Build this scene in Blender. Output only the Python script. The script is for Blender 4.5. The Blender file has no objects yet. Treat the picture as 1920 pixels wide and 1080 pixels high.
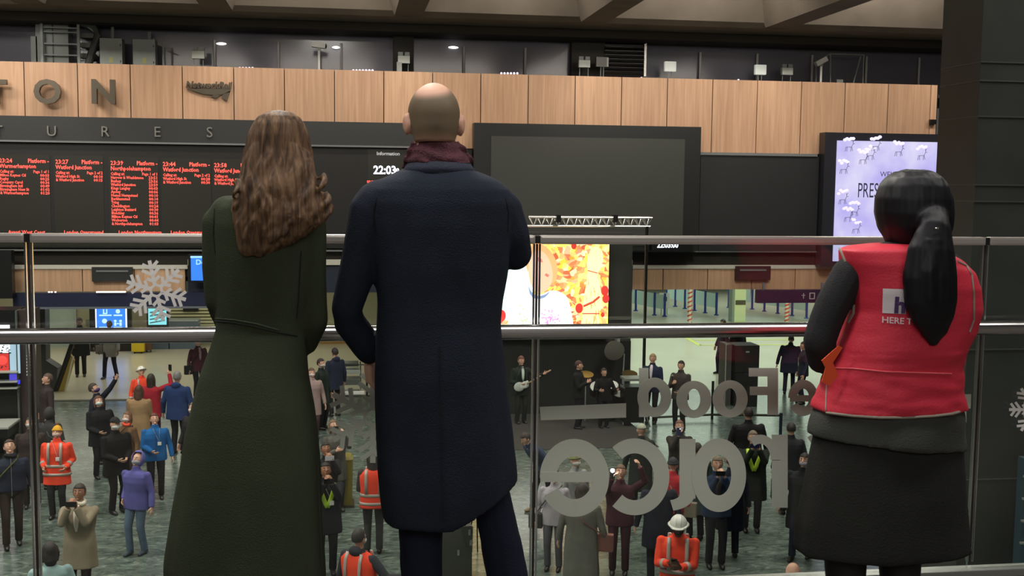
import bpy, bmesh, math, random
from mathutils import Vector, Matrix, Euler, noise
import numpy as np
PI = math.pi
S = bpy.context.scene
COL = S.collection
random.seed(7)

# ------------------------------------------------------------------ camera
CF, PIT, YAW, ROL = 2100.0, 0.0924, 0.1491, 0.01094
CAM = Vector((0, 0, 1.6))
_cy, _sy = math.cos(YAW), math.sin(YAW)
FWD = Vector((_sy * math.cos(PIT), _cy * math.cos(PIT), -math.sin(PIT)))
_R0 = Vector((_cy, -_sy, 0)); _U0 = _R0.cross(FWD)
RGT = math.cos(ROL) * _R0 + math.sin(ROL) * _U0
UPV = -math.sin(ROL) * _R0 + math.cos(ROL) * _U0
cd = bpy.data.cameras.new('camera'); cam = bpy.data.objects.new('camera', cd); COL.objects.link(cam)
M = Matrix((RGT, UPV, -FWD)).transposed().to_4x4(); M.translation = CAM
cam.matrix_world = M
cd.sensor_width = 36; cd.lens = 36 * CF / 1920; cd.clip_start = .1; cd.clip_end = 200
S.camera = cam

# ------------------------------------------------------------------ colour, world
S.view_settings.view_transform = 'Standard'; S.view_settings.look = 'None'
S.view_settings.gamma = 1; S.view_settings.use_curve_mapping = False
S.view_settings.exposure = 0.0
S.cycles.use_denoising = True
S.cycles.max_bounces = 6; S.cycles.diffuse_bounces = 3; S.cycles.glossy_bounces = 3
S.cycles.transparent_max_bounces = 12; S.cycles.transmission_bounces = 4
S.cycles.sample_clamp_indirect = 4.0
S.cycles.caustics_reflective = False; S.cycles.caustics_refractive = False
w = bpy.data.worlds.new('station_air'); S.world = w; w.use_nodes = True
w.node_tree.nodes['Background'].inputs[0].default_value = (.75, .72, .66, 1)
w.node_tree.nodes['Background'].inputs[1].default_value = 0.10

def area(name, loc, size, power, col=(1, .95, .88), rot=(0, 0, 0), spread=None):
    l = bpy.data.lights.new(name, 'AREA'); l.shape = 'RECTANGLE'; l.size, l.size_y = size
    l.energy = power; l.color = col
    if spread: l.spread = spread
    o = bpy.data.objects.new(name, l); COL.objects.link(o); o.location = loc; o.rotation_euler = rot
    return o
# high-level concourse lighting (lamps set up in the roof coffers, above the frame)
for i, x in enumerate((-10, 0, 10)):
    for j, y in enumerate((9, 19)):
        area('roof_lamp_light', (x, y, 8.2), (6, 3), 1900, (1, .95, .86))
# strip of downlights washing the timber fascia
area('fascia_wash_light', (4, 26.6, 7.6), (34, .5), 2200, (1, .93, .84), (math.radians(32), 0, 0))
# dim warm lamp strip over the balcony where the camera stands
area('balcony_light', (0.6, 3.2, 3.9), (8.0, .5), 120, (1, .96, .92))
area('added_ceiling_light', (2, 17, 6.2), (26, 2), 1500, (1, .9, .78), (math.radians(155), 0, 0))  # unseen light added to brighten the concrete ceiling and beam
area('balcony_light', (0.3, -3.0, 4.0), (6, 1.8), 95, (1, .96, .9), (math.radians(48), 0, 0))  # unseen light behind the camera, raised to brighten vinyl and tabard
# lamps in the low ceiling beyond the fascia
area('underpass_lamp_light', (-7, 37, -1.45), (14, 8), 420, (1, .93, .78))
area('underpass_lamp_light', (16, 40, -1.45), (22, 14), 1500, (.86, 1, .84))
area('underpass_lamp_light', (18, 55, -1.45), (24, 8), 900, (.84, 1, .92))

# ------------------------------------------------------------------ helpers
def ray(x, y): return FWD + (x - 960) / CF * RGT + (540 - y) / CF * UPV
def atY(x, y, Y):
    d = ray(x, y); return CAM + d * (Y / d.y)
def atZ(x, y, Z=-4.4):
    d = ray(x, y); return CAM + d * ((Z - 1.6) / d.z)
def lin(c):
    c = c / 255.0
    return c / 12.92 if c <= .04045 else ((c + .055) / 1.055) ** 2.4
def rgb(t): return (lin(t[0]), lin(t[1]), lin(t[2]), 1)

MC = {}
def mat(name, col, rough=.6, metal=0.0, emit=0.0, bump=0.0, bscale=40.0, var=0.0, vscale=3.0, spec=.5, sheen=0.0, coat=0.0):
    """Procedural principled material; col is an sRGB triple."""
    key = (name, tuple(col), rough, metal, emit, bump, var)
    if key in MC: return MC[key]
    m = bpy.data.materials.new(name); m.use_nodes = True
    nt = m.node_tree; b = nt.nodes['Principled BSDF']
    c = rgb(col)
    b.inputs['Base Color'].default_value = c
    b.inputs['Roughness'].default_value = rough
    b.inputs['Metallic'].default_value = metal
    b.inputs['Specular IOR Level'].default_value = spec
    if sheen: b.inputs['Sheen Weight'].default_value = sheen; b.inputs['Sheen Roughness'].default_value = .5
    if coat: b.inputs['Coat Weight'].default_value = coat; b.inputs['Coat Roughness'].default_value = .08
    tc = nt.nodes.new('ShaderNodeTexCoord')
    if emit:
        b.inputs['Emission Color'].default_value = c; b.inputs['Emission Strength'].default_value = emit
    if var:
        n = nt.nodes.new('ShaderNodeTexNoise'); n.inputs['Scale'].default_value = vscale; n.inputs['Detail'].default_value = 5
        nt.links.new(tc.outputs['Object'], n.inputs['Vector'])
        r = nt.nodes.new('ShaderNodeValToRGB')
        r.color_ramp.elements[0].position = .3; r.color_ramp.elements[1].position = .7
        r.color_ramp.elements[0].color = (c[0] * (1 - var), c[1] * (1 - var), c[2] * (1 - var), 1)
        r.color_ramp.elements[1].color = (min(1, c[0] * (1 + var)), min(1, c[1] * (1 + var)), min(1, c[2] * (1 + var)), 1)
        nt.links.new(n.outputs['Fac'], r.inputs[0]); nt.links.new(r.outputs[0], b.inputs['Base Color'])
        if emit: nt.links.new(r.outputs[0], b.inputs['Emission Color'])
    if bump:
        n = nt.nodes.new('ShaderNodeTexNoise'); n.inputs['Scale'].default_value = bscale; n.inputs['Detail'].default_value = 4
        nt.links.new(tc.outputs['Object'], n.inputs['Vector'])
        bp = nt.nodes.new('ShaderNodeBump'); bp.inputs['Strength'].default_value = bump; bp.inputs['Distance'].default_value = .01
        nt.links.new(n.outputs['Fac'], bp.inputs['Height']); nt.links.new(bp.outputs[0], b.inputs['Normal'])
    MC[key] = m
    return m
def cloth(col, v=.12): return mat('cloth', col, .88, bump=.25, bscale=90, var=v, vscale=6, spec=.25)
def glow(name, col, e): return mat(name, col, .5, emit=e)

def obj(name, bm, m, parent=None, smooth=False, world=False):
    me = bpy.data.meshes.new(name)
    if isinstance(bm, bpy.types.Mesh): me = bm
    else:
        bm.to_mesh(me); bm.free()
    if world and parent is not None: me.transform(PM(parent).inverted())
    me.materials.clear(); me.materials.append(m)
    if smooth:
        me.polygons.foreach_set('use_smooth', [True] * len(me.polygons))
    o = bpy.data.objects.new(name, me); COL.objects.link(o)
    if parent is not None: o.parent = parent
    return o
def PM(o):
    m = Matrix.LocRotScale(o.location, o.rotation_euler, o.scale)
    return PM(o.parent) @ m if o.parent else m
def tag(o, label=None, cat=None, group=None, kind=None):
    if label: o['label'] = label
    if cat: o['category'] = cat
    if group: o['group'] = group
    if kind: o['kind'] = kind
    return o
def thing(name, label, cat, loc=(0, 0, 0), rz=0, group=None, scale=1.0):
    o = bpy.data.objects.new(name, None); COL.objects.link(o)
    o.location = loc; o.rotation_euler = (0, 0, rz); o.scale = (scale,) * 3
    o.empty_display_size = .1
    return tag(o, label, cat, group)
def structure(name, bm, m): return tag(obj(name, bm, m), kind='structure')

def box(bm, x0, x1, y0, y1, z0, z1, bev=0):
    vs = [bm.verts.new(p) for p in ((x0,y0,z0),(x1,y0,z0),(x1,y1,z0),(x0,y1,z0),(x0,y0,z1),(x1,y0,z1),(x1,y1,z1),(x0,y1,z1))]
    fs = [bm.faces.new([vs[i] for i in f]) for f in ((3,2,1,0),(4,5,6,7),(0,1,5,4),(1,2,6,5),(2,3,7,6),(3,0,4,7))]
    if bev:
        es = list({e for f in fs for e in f.edges})
        bmesh.ops.bevel(bm, geom=es, offset=bev, segments=2, affect='EDGES', profile=.7)
    return bm
def B(*a, **k): return box(bmesh.new(), *a, **k)
def pbox(bm, px0, py0, px1, py1, Y, dep=.1, bev=0):
    """box whose front face at distance Y spans a rectangle of the photograph"""
    ym, xm = (py0 + py1) / 2, (px0 + px1) / 2
    X0, X1 = atY(px0, ym, Y).x, atY(px1, ym, Y).x
    Z1, Z0 = atY(xm, py0, Y).z, atY(xm, py1, Y).z
    return box(bm, X0, X1, Y, Y + dep, Z0, Z1, bev)
def PB(*a, **k): return pbox(bmesh.new(), *a, **k)
def frame_of(d):
    d = d.normalized(); a = Vector((0, 0, 1)) if abs(d.z) < .9 else Vector((1, 0, 0))
    u = d.cross(a).normalized(); v = d.cross(u).normalized()
    return u, v
def tube(bm, pts, rads, n=10, caps=True, flat=None):
    """swept tube; rads a number or list; flat = (axis, factor) squashes the section"""
    pts = [Vector(p) for p in pts]
    if not isinstance(rads, (list, tuple)): rads = [rads] * len(pts)
    rings = []; pu = None
    for i, p in enumerate(pts):
        d = pts[min(i + 1, len(pts) - 1)] - pts[max(i - 1, 0)]
        if d.length < 1e-9: d = Vector((0, 0, 1))
        d.normalize()
        if pu is None: u, v = frame_of(d)
        else:
            u = (pu - d * pu.dot(d))
            if u.length < 1e-6: u, v = frame_of(d)
            u.normalize(); v = d.cross(u).normalized()
        pu = u
        ring = []
        for k in range(n):
            a = 2 * PI * k / n
            off = (u * math.cos(a) + v * math.sin(a)) * rads[i]
            if flat: off -= flat[0] * off.dot(flat[0]) * (1 - flat[1])
            ring.append(bm.verts.new(p + off))
        rings.append(ring)
    for a, b in zip(rings, rings[1:]):
        for k in range(n): bm.faces.new((a[k], a[(k + 1) % n], b[(k + 1) % n], b[k]))
    if caps:
        bm.faces.new(rings[0][::-1]); bm.faces.new(rings[-1])
    return bm
def ball(bm, c, r, seg=12, rot=None):
    if not isinstance(r, (list, tuple)): r = (r, r, r)
    m = Matrix.Translation(Vector(c)) @ (rot.to_4x4() if rot else Matrix()) @ Matrix.Diagonal((*r, 1))
    bmesh.ops.create_uvsphere(bm, u_segments=seg, v_segments=max(6, seg // 2 + 2), radius=1, matrix=m)
    return bm
def limb(bm, pts, rads, n=12):
    tube(bm, pts, rads, n)
    for p, r in zip(pts, rads): ball(bm, p, r * .995, 12)
    return bm
def loft(bm, rings, n=40, p=2.0, fold=0, seed=0, cap=True):
    """rings: (z, cx, cy, rx, ry[, foldamp]); closed stack of superellipses"""
    R = []
    for rg in rings:
        z, cx, cy, rx, ry = rg[:5]; fa = rg[5] if len(rg) > 5 else 0
        ring = []
        for k in range(n):
            a = 2 * PI * k / n
            ca, sa = math.cos(a), math.sin(a)
            e = 2 / p
            x = math.copysign(abs(ca) ** e, ca); y = math.copysign(abs(sa) ** e, sa)
            f = 1 + fa * (math.sin(fold * a + seed) * .6 + math.sin((fold * 2 - 1) * a + seed * 2.1 + z * 2) * .4)
            ring.append(bm.verts.new((cx + rx * x * f, cy + ry * y * f, z)))
        R.append(ring)
    for a, b in zip(R, R[1:]):
        for k in range(n): bm.faces.new((a[k], a[(k + 1) % n], b[(k + 1) % n], b[k]))
    if cap: bm.faces.new(R[0][::-1]); bm.faces.new(R[-1])
    bmesh.ops.recalc_face_normals(bm, faces=bm.faces[:])
    return bm
def fuse(name, bm, m, parent=None, voxel=.01, smooth=3, disp=None, world=False):
    """weld overlapping pieces of one part into one continuous surface"""
    me = bpy.data.meshes.new('t'); bm.to_mesh(me); bm.free()
    t = bpy.data.objects.new('t', me); COL.objects.link(t)
    r = t.modifiers.new('r', 'REMESH'); r.mode = 'VOXEL'; r.voxel_size = voxel
    if smooth:
        s = t.modifiers.new('s', 'SMOOTH'); s.factor = .6; s.iterations = smooth
    dg = bpy.context.evaluated_depsgraph_get()
    me2 = bpy.data.meshes.new_from_object(t.evaluated_get(dg))
    bpy.data.objects.remove(t); bpy.data.meshes.remove(me)
    me2.name = name
    if disp:
        n = len(me2.vertices); co = np.empty(n * 3, np.float32); no = np.empty(n * 3, np.float32)
        me2.vertices.foreach_get('co', co); me2.vertices.foreach_get('normal', no)
        co = co.reshape(-1, 3); no = no.reshape(-1, 3)
        d = np.array([disp(c) for c in co], np.float32)
        co += no * d[:, None]
        me2.vertices.foreach_set('co', co.ravel()); me2.update()
    return obj(name, me2, m, parent, smooth=True, world=world)
def text_mesh(items, name='t', off=0.0, ext=0.0, res=3):
    """items: (string, x, z, size, align, xscale) -> one mesh lying in the XZ plane facing -Y"""
    out = bmesh.new()
    for it in items:
        s, x, z, sz = it[:4]; al = it[4] if len(it) > 4 else 'LEFT'; xs = it[5] if len(it) > 5 else 1
        cu = bpy.data.curves.new('t', 'FONT'); cu.body = s; cu.size = sz; cu.align_x = al
        cu.offset = off * sz; cu.extrude = ext; cu.resolution_u = res
        t = bpy.data.objects.new('t', cu); COL.objects.link(t)
        dg = bpy.context.evaluated_depsgraph_get()
        me = bpy.data.meshes.new_from_object(t.evaluated_get(dg))
        me.transform(Matrix.Translation((x, 0, z)) @ Matrix.Rotation(PI / 2, 4, 'X') @ Matrix.Diagonal((xs, 1, 1, 1)))
        out.from_mesh(me); bpy.data.objects.remove(t); bpy.data.meshes.remove(me); bpy.data.curves.remove(cu)
    return out
def shift(bm, v):
    bmesh.ops.translate(bm, vec=Vector(v), verts=bm.verts[:]); return bm

# ------------------------------------------------------------------ materials of the hall
def wood_mat():
    m = bpy.data.materials.new('oak_veneer'); m.use_nodes = True; nt = m.node_tree; b = nt.nodes['Principled BSDF']
    tc = nt.nodes.new('ShaderNodeTexCoord'); mp = nt.nodes.new('ShaderNodeMapping')
    mp.inputs['Scale'].default_value = (9, 9, .35)
    geo = nt.nodes.new('ShaderNodeNewGeometry')
    add = nt.nodes.new('ShaderNodeVectorMath'); add.operation = 'ADD'
    mul = nt.nodes.new('ShaderNodeMath'); mul.operation = 'MULTIPLY'; mul.inputs[1].default_value = 37
    nt.links.new(geo.outputs['Random Per Island'], mul.inputs[0])
    nt.links.new(tc.outputs['Object'], add.inputs[0]); nt.links.new(mul.outputs[0], add.inputs[1])
    nt.links.new(add.outputs[0], mp.inputs['Vector'])
    n = nt.nodes.new('ShaderNodeTexNoise'); n.inputs['Scale'].default_value = 1.6; n.inputs['Detail'].default_value = 6; n.inputs['Distortion'].default_value = .6
    nt.links.new(mp.outputs[0], n.inputs['Vector'])
    r = nt.nodes.new('ShaderNodeValToRGB'); e = r.color_ramp.elements
    e[0].position = .3; e[0].color = rgb((190, 148, 116)); e[1].position = .72; e[1].color = rgb((214, 172, 138))
    nt.links.new(n.outputs['Fac'], r.inputs[0])
    hs = nt.nodes.new('ShaderNodeHueSaturation')
    mr = nt.nodes.new('ShaderNodeMapRange'); mr.inputs['To Min'].default_value = .93; mr.inputs['To Max'].default_value = 1.07
    nt.links.new(geo.outputs['Random Per Island'], mr.inputs['Value']); nt.links.new(mr.outputs[0], hs.inputs['Value'])
    nt.links.new(r.outputs[0], hs.inputs['Color']); nt.links.new(hs.outputs[0], b.inputs['Base Color'])
    b.inputs['Roughness'].default_value = .55
    return m
def marble_mat():
    m = bpy.data.materials.new('grey_terrazzo'); m.use_nodes = True; nt = m.node_tree; b = nt.nodes['Principled BSDF']
    tc = nt.nodes.new('ShaderNodeTexCoord')
    mp = nt.nodes.new('ShaderNodeMapping'); mp.inputs['Rotation'].default_value = (0, 0, .5); mp.inputs['Scale'].default_value = (1, 1.9, 1)
    nt.links.new(tc.outputs['Object'], mp.inputs['Vector'])
    n = nt.nodes.new('ShaderNodeTexNoise'); n.inputs['Scale'].default_value = 3.2; n.inputs['Detail'].default_value = 9; n.inputs['Roughness'].default_value = .68; n.inputs['Distortion'].default_value = 1.4
    nt.links.new(mp.outputs[0], n.inputs['Vector'])
    r = nt.nodes.new('ShaderNodeValToRGB'); e = r.color_ramp.elements
    e[0].position = .34; e[0].color = rgb((56, 66, 62)); e[1].position = .74; e[1].color = rgb((166, 176, 162))
    k = e.new(.5); k.color = rgb((84, 96, 89)); k = e.new(.6); k.color = rgb((104, 117, 108))
    nt.links.new(n.outputs['Fac'], r.inputs[0]); nt.links.new(r.outputs[0], b.inputs['Base Color'])
    b.inputs['Roughness'].default_value = .22; b.inputs['Specular IOR Level'].default_value = .45
    return m
WOOD = wood_mat()
BLACK = mat('black_board', (34, 35, 34), .45)
BLACK2 = mat('satin_black', (16, 17, 18), .4)
CONC = mat('board_marked_concrete', (112, 102, 90), .9, bump=.3, bscale=6, var=.18, vscale=.8)
CONCD = mat('shadow_toned_concrete', (58, 52, 46), .9)  # concrete darkened to stand for the shadow under the ceiling beam
STEEL = mat('brushed_steel', (200, 198, 196), .24, metal=1)
GREYM = mat('grey_paint', (150, 158, 155), .5)
WHITE = mat('white_paint', (225, 225, 220), .5)

# ------------------------------------------------------------------ the setting
FZ = -4.4
structure('floor', B(-30, 34, 3.4, 31.5, FZ - .2, FZ), marble_mat())
structure('floor_underpass', B(-34, 70, 31.5, 80, FZ - .2, FZ - .001), mat('pale_resin_floor', (178, 172, 150), .28, var=.08, vscale=.6))
structure('trim_1', B(-34, 4.6, 31.42, 31.6, FZ - .1, FZ + .012), mat('dark_floor_strip', (52, 44, 32), .5))
structure('floor_balcony', B(-7, 8, -7, 4.26, -.35, 0), mat('balcony_stone', (96, 92, 86), .5, var=.1))
structure('wall_balcony_edge', B(-7, 8, 4.262, 4.30, -.5, -.015), mat('balcony_edge_metal', (160, 158, 152), .4))
# far wall: upper timber fascia, panel by panel
PX0, PW = -7.945, 1.2835
ZT = 4.525
ZB = atY(1430, 287, 30).z
bm = bmesh.new()
for i in range(-7, 20):
    x0 = PX0 + PW * i + .012; x1 = PX0 + PW * (i + 1) - .012
    if i == 19: x1 = PX0 + PW * i + .19
    box(bm, x0, x1, 30, 30.06, ZB, ZT)
structure('wall_upper_fascia', bm, WOOD)
structure('wall_fascia_backing', B(-18, PX0 + PW * 19.2, 30.07, 30.4, -.9, ZT - .03), mat('dark_backing', (40, 34, 28), .8))
# lower fascia with its ledge
ZL0 = atY(600, 545, 30).z; ZL1 = atY(250, 497, 30).z
bm = bmesh.new()
for (pa, pb) in ((22, 352), (1186, 1760)):
    X0, X1 = atY(pa, 520, 30).x, atY(pb, 520, 30).x
    x = PX0 + PW * (-1 if pa < 100 else 0)
    while x < X1:
        a, b_ = max(x + .012, X0), min(x + PW - .012, X1)
        if b_ > a + .05: box(bm, a, b_, 30.0, 30.08, ZL0, ZL1 - .1)
        x += PW
structure('wall_lower_fascia', bm, WOOD)
bm = bmesh.new(); 
for (pa, pb) in ((22, 352), (1186, 1760)):
    box(bm, atY(pa, 500, 30).x, atY(pb, 500, 30).x, 29.97, 32.1, ZL1 - .1, ZL1)
structure('trim_2', bm, mat('pale_ledge', (206, 200, 188), .6))
structure('wall_mid_band', PB(352, 499, 1186, 548, 30, .1), mat('navy_band', (34, 40, 58), .5))
structure('trim_3', PB(352, 487, 1186, 497, 29.95, .15), mat('pale_ledge', (206, 200, 188), .6))
structure('wall_recess', B(-18, 20, 32.1, 32.3, ZL0 - .2, 2.2), mat('recess_dark', (44, 50, 46), .7))
structure('ceiling_underpass', B(-34, 70, 30.1, 80, ZL0, ZL0 + .25), mat('underpass_soffit', (150, 150, 140), .8))
bm = bmesh.new(); pbox(bm, -400, 469, 2000, 472, 29.9, .1)
structure('trim_4', bm, mat('grey_rail', (120, 122, 122), .5))
# header band with DEPARTURES lettering, board surrounds
ZH1 = atY(300, 222, 29.8).z; ZH0 = atY(300, 268, 29.8).z
XHE = atY(822, 250, 29.8).x
structure('wall_header', B(-18, XHE, 29.8, 30, ZH0, ZH1), mat('header_grey', (46, 47, 46), .5))
structure('trim_5', B(-18, XHE, 29.76, 29.82, ZH0 - .03, ZH0 + .015), mat('grey_rail', (120, 122, 122), .5))

# gallery above the fascia: dark glazing, mullions, concrete beam and ribs
GL = bpy.data.materials.new('gallery_glass'); GL.use_nodes = True
b_ = GL.node_tree.nodes['Principled BSDF']; b_.inputs['Base Color'].default_value = rgb((116, 115, 126)); b_.inputs['Roughness'].default_value = .12; b_.inputs['Specular IOR Level'].default_value = .35
GY = 31.6
structure('window_1', B(-18, 21, GY, GY + .1, 4.0, 6.6), GL)
bm = bmesh.new()
for px in (288, 402, 522, 640, 870, 985, 1313, 1420, 1523, 1625, 1724):
    X = atY(px, 110, GY - .1).x; tube(bm, [(X, GY - .1, 4.1), (X, GY - .1, atY(px, 66 + px * .025, GY).z)], .035, 8)
structure('trim_6', bm, mat('mullion_grey', (196, 192, 190), .5))
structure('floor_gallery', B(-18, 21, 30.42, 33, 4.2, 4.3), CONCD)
bm = bmesh.new()
for px, wd, c in ((757, 38, 0), (1103, 62, 1)):
    pbox(bm, px - wd / 2, 20, px + wd / 2, 160, GY - .3, .5)
structure('column_gallery', bm, mat('gallery_pier', (62, 60, 56), .8))
# concrete: longitudinal beam + ribs that run towards the camera and widen upwards
zb = atY(960, 38, 29.2).z
def prism(bm, prof, ax, a0, a1):
    """profile [(u,z)] extruded along X (ax=0) or Y (ax=1)"""
    A = [bm.verts.new((a0, u, z) if ax == 0 else (u, a0, z)) for u, z in prof]
    Bv = [bm.verts.new((a1, u, z) if ax == 0 else (u, a1, z)) for u, z in prof]
    n = len(prof)
    for i in range(n): bm.faces.new((A[i], A[(i + 1) % n], Bv[(i + 1) % n], Bv[i]))
    bm.faces.new(A[::-1]); bm.faces.new(Bv)
    bmesh.ops.recalc_face_normals(bm, faces=bm.faces[:])
    return bm
structure('ceiling_beam', prism(bmesh.new(), [(27.2, 8.8), (29.0, zb + .12), (29.2, zb), (31.8, zb), (31.8, 8.8)], 0, -20, 22), CONC)
structure('ceiling_beam_lower', B(-20, 22, 30.4, 31.9, zb - .22, zb - .01), CONCD)  # dark band stands in for the shadow zone above the windows
bm = bmesh.new()
for px in (60, 410, 765, 1112, 1455, 1790):
    X = atY(px, 38, 29.2).x
    prism(bm, [(X - .35, zb), (X + .35, zb), (X + 1.5, 8.8), (X - 1.5, 8.8)], 1, -6, 29.05)
structure('ceiling_ribs', bm, CONC)
structure('ceiling', B(-30, 34, -9, 33, 8.8, 9.1), CONC)
# the enclosing walls outside the frame
structure('wall_left', B(-21, -20.6, -9, 32, FZ, 9), mat('side_wall', (96, 92, 86), .8))
structure('wall_right', B(24, 24.4, -9, 32, FZ, 9), mat('side_wall', (96, 92, 86), .8))
structure('wall_behind', B(-7, 8, -7.3, -7, 0, 4.6), mat('back_wall', (60, 58, 56), .8))
structure('wall_underpass_far', B(-34, 70, 79.8, 80, FZ, ZL0), mat('far_wall', (160, 168, 160), .7))
structure('wall_underpass_mid', B(atY(720, 600, 46).x, atY(1182, 600, 46).x, 45.8, 46, FZ, ZL0), mat('side_wall', (96, 92, 86), .8))

# black granite pier on the right
GRAN = mat('black_granite', (64, 68, 64), .38, var=.15, vscale=2, spec=.5)
gx = atY(1832, 260, 10).x; gy = (1757 - 644.0) / (1832 - 644) ; GYB = 10 / gy
bm = B(gx, gx + 3.2, 10, GYB + .05, FZ, 8.8)
structure('pillar', bm, GRAN)
bm = bmesh.new()
for py in (117, 152, 219, 347, 378, 655, 898):
    z = atY(1880, py, 10).z
    box(bm, gx - .004, gx + 3.21, 9.994, GYB + .05, z - .006, z + .006)
for px in (1840,): pass
structure('trim_7', bm, mat('joint_grey', (84, 88, 86), .4))

# ------------------------------------------------------------------ things on the far wall
def lettering(s, px, py_base, py_top, Y, name, m, label, cat, ext=.05, off=.02, group=None):
    h = atY(px, py_top, Y).z - atY(px, py_base, Y).z
    p = atY(px, py_base, Y)
    sz = h / .73
    bm = text_mesh([(s, 0, 0, sz, 'CENTER')], off=off, ext=ext)
    # the glyph sits off the panel on short pegs
    o = obj(name, shift(bm, (0, 0, 0)), m); o.location = (p.x, Y, p.z)
    if ext > .04:
        for dz in (.07, .93): obj('fixing_peg', tube(bmesh.new(), [(-.245 if s == 'N' else 0, 0, h * dz), (-.245 if s == 'N' else 0, 29.999 - Y, h * dz)], .015, 6), m, o)
    return tag(o, label, cat, group)
LET = mat('bronze_letter', (92, 84, 72), .35, metal=.6)
for s, px, lab in (('T', -6, 'cut-off bronze letter T at the left end of the timber fascia'),
                   ('O', 90, 'bronze letter O standing off the timber fascia'),
                   ('N', 195, 'bronze letter N, last letter of the station name on the timber')):
    lettering(s, px, 193, 148, 29.78, 'station_name_letter', LET, lab, 'letter', .07, .03, 'station name letters')
LG = mat('header_letter_grey', (128, 126, 120), .5)
for s, px in (('T', -3), ('U', 97), ('R', 197), ('E', 295), ('S', 393)):
    lettering(s, px, 254 + px * .008, 234 + px * .008, 29.75, 'header_letter', LG,
              'grey letter %s on the dark header above the departures' % s, 'letter', .015, .0, 'departures header letters')
# operator logo on the fascia: slanted wordmark over a swoosh of rails
lg = thing('operator_logo', 'bronze operator logo with swoosh fixed to the timber fascia', 'logo', atY(390, 170, 29.93))
h = atY(350, 150, 29.93).z - atY(350, 164, 29.93).z
bm = text_mesh([('NetworkRail', 0, 0, h * 1.22, 'CENTER', .95)], off=.035, ext=.03)
sh = Matrix.Identity(4); sh[0][2] = .22; bm.transform(sh)
p = atY(391, 165, 29.93); o = obj('wordmark', shift(bm, p), LET, lg, world=True)
bm = bmesh.new()
def poly(bm, pts, Y, d=.04):
    A = [bm.verts.new((*[atY(x, y, Y).x], Y, atY(x, y, Y).z)) for x, y in pts]
    Bv = [bm.verts.new((v.co.x, Y + d, v.co.z)) for v in A]
    bm.faces.new(A); bm.faces.new(Bv[::-1])
    for i in range(len(A)): bm.faces.new((A[i], Bv[i], Bv[(i + 1) % len(A)], A[(i + 1) % len(A)]))
    bmesh.ops.recalc_face_normals(bm, faces=bm.faces[:])
    return bm
poly(bm, [(350, 166), (433, 166), (431, 173), (412, 178), (397, 178), (380, 176)], 29.92)
poly(bm, [(400, 178), (415, 177), (406, 184), (396, 181)], 29.92)
poly(bm, [(418, 177), (432, 170), (426, 189), (416, 184)], 29.92)
obj('swoosh', bm, LET, lg, world=True)

# departures board: LED modules, one per train
LED = glow('red_led', (255, 86, 74), 1.5)
board = thing('departures_board', 'wide black departures board with columns of red LED text', 'departures board', atY(400, 440, 29.85))
obj('case', PB(-160, 272, 884, 465, 29.88, .12), mat('board_black', (26, 24, 22), .5), board, world=True)
cols = [(0, '23:24', 'Warmerhampton', 'Page 1 of 1', [('Milton Keynes Ctl', '00:03'), ('Rugby', '00:25'), ('Coventry Carol', '00:36'), ('Birmingham Intl', '00:49'), ('Birmingham New St', '01:02'), ('& Warmerhampton', '01:20')], 'Avanti West Coast'),
        (105, '23:27', 'Watford Junction', 'Page 2 of 2', [('Watford High St', '00:10'), ('& Watford Junction', '00:15')], 'London Overground'),
        (208, '23:39', 'Northpolehampton', 'Page 1 of 1', [('Harrow & Wealdstone', '23:51'), ('Bushey', '23:56'), ('Watford Junction', '23:59'), ('Kings Langley', '00:03'), ('Apsley', '00:06'), ('Hemel Hempstead', '00:10'), ('Berkhamsted', '00:14'), ('Tring', '00:19'), ('Cheddington', '00:24'), ('Leighton Buzzard', '00:30'), ('Bletchley', '00:36'), ('Milton Keynes Ctl', '00:41'), ('Wolverton', '00:44'), ('& Northpolehampton', '01:03')], 'London Northwestern'),
        (306, '23:44', 'Watford Junction', 'Page 2 of 2', [('Watford High St', '00:28'), ('& Watford Junction', '00:30')], 'London Overground'),
        (402, '23:58', 'Watford Junction', 'Page 2 of 2', [('Watford High St', '00:40'), ('& Watford Junction', '00:44')], 'London Overground')]
YB = 29.86
for px, t, dest, page, stops, op in cols:
    dy = px * .022
    wpx = 93 if px < 50 else 88
    x0, x1 = atY(px, 350, YB).x, atY(px + wpx, 350, YB).x
    u = (atY(px, 300, YB).z - atY(px, 400, YB).z) / 100
    Z = lambda y: atY(px + 40, y + dy, YB).z
    mod = obj('led_module', PB(px - 3, 290 + dy, px + wpx + 2, 462, 29.87, .03), mat('led_panel', (40, 40, 32), .4), board, world=True)
    hd = [(t, x0, Z(305), 11 * u, 'LEFT', .95), ('Platform -', x1, Z(305), 11 * u, 'RIGHT', .85), (dest, x0, Z(315), 11 * u, 'LEFT', .84),
          ('Calling at:', x0, Z(324), 7.5 * u, 'LEFT', .85), (page, x1, Z(324), 7.5 * u, 'RIGHT', .85)]
    st, tm = [], []
    for k, (a, b_) in enumerate(stops):
        st += [(a, x0, Z(331 + 6.65 * k), 7.5 * u, 'LEFT', .85)]; tm += [(b_, x1, Z(331 + 6.65 * k), 7.5 * u, 'RIGHT', 1.0)]
    ft = [(op, x0 + 12 * u, Z(438 - dy * .9), 9 * u, 'LEFT', .95)]
    for nm, it in (('led_heading', hd), ('led_station_list', st), ('led_times', tm), ('led_operator', ft)): obj(nm, shift(text_mesh(it, off=.018, res=1), (0, 29.862, 0)), LED, mod, world=True)
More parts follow.
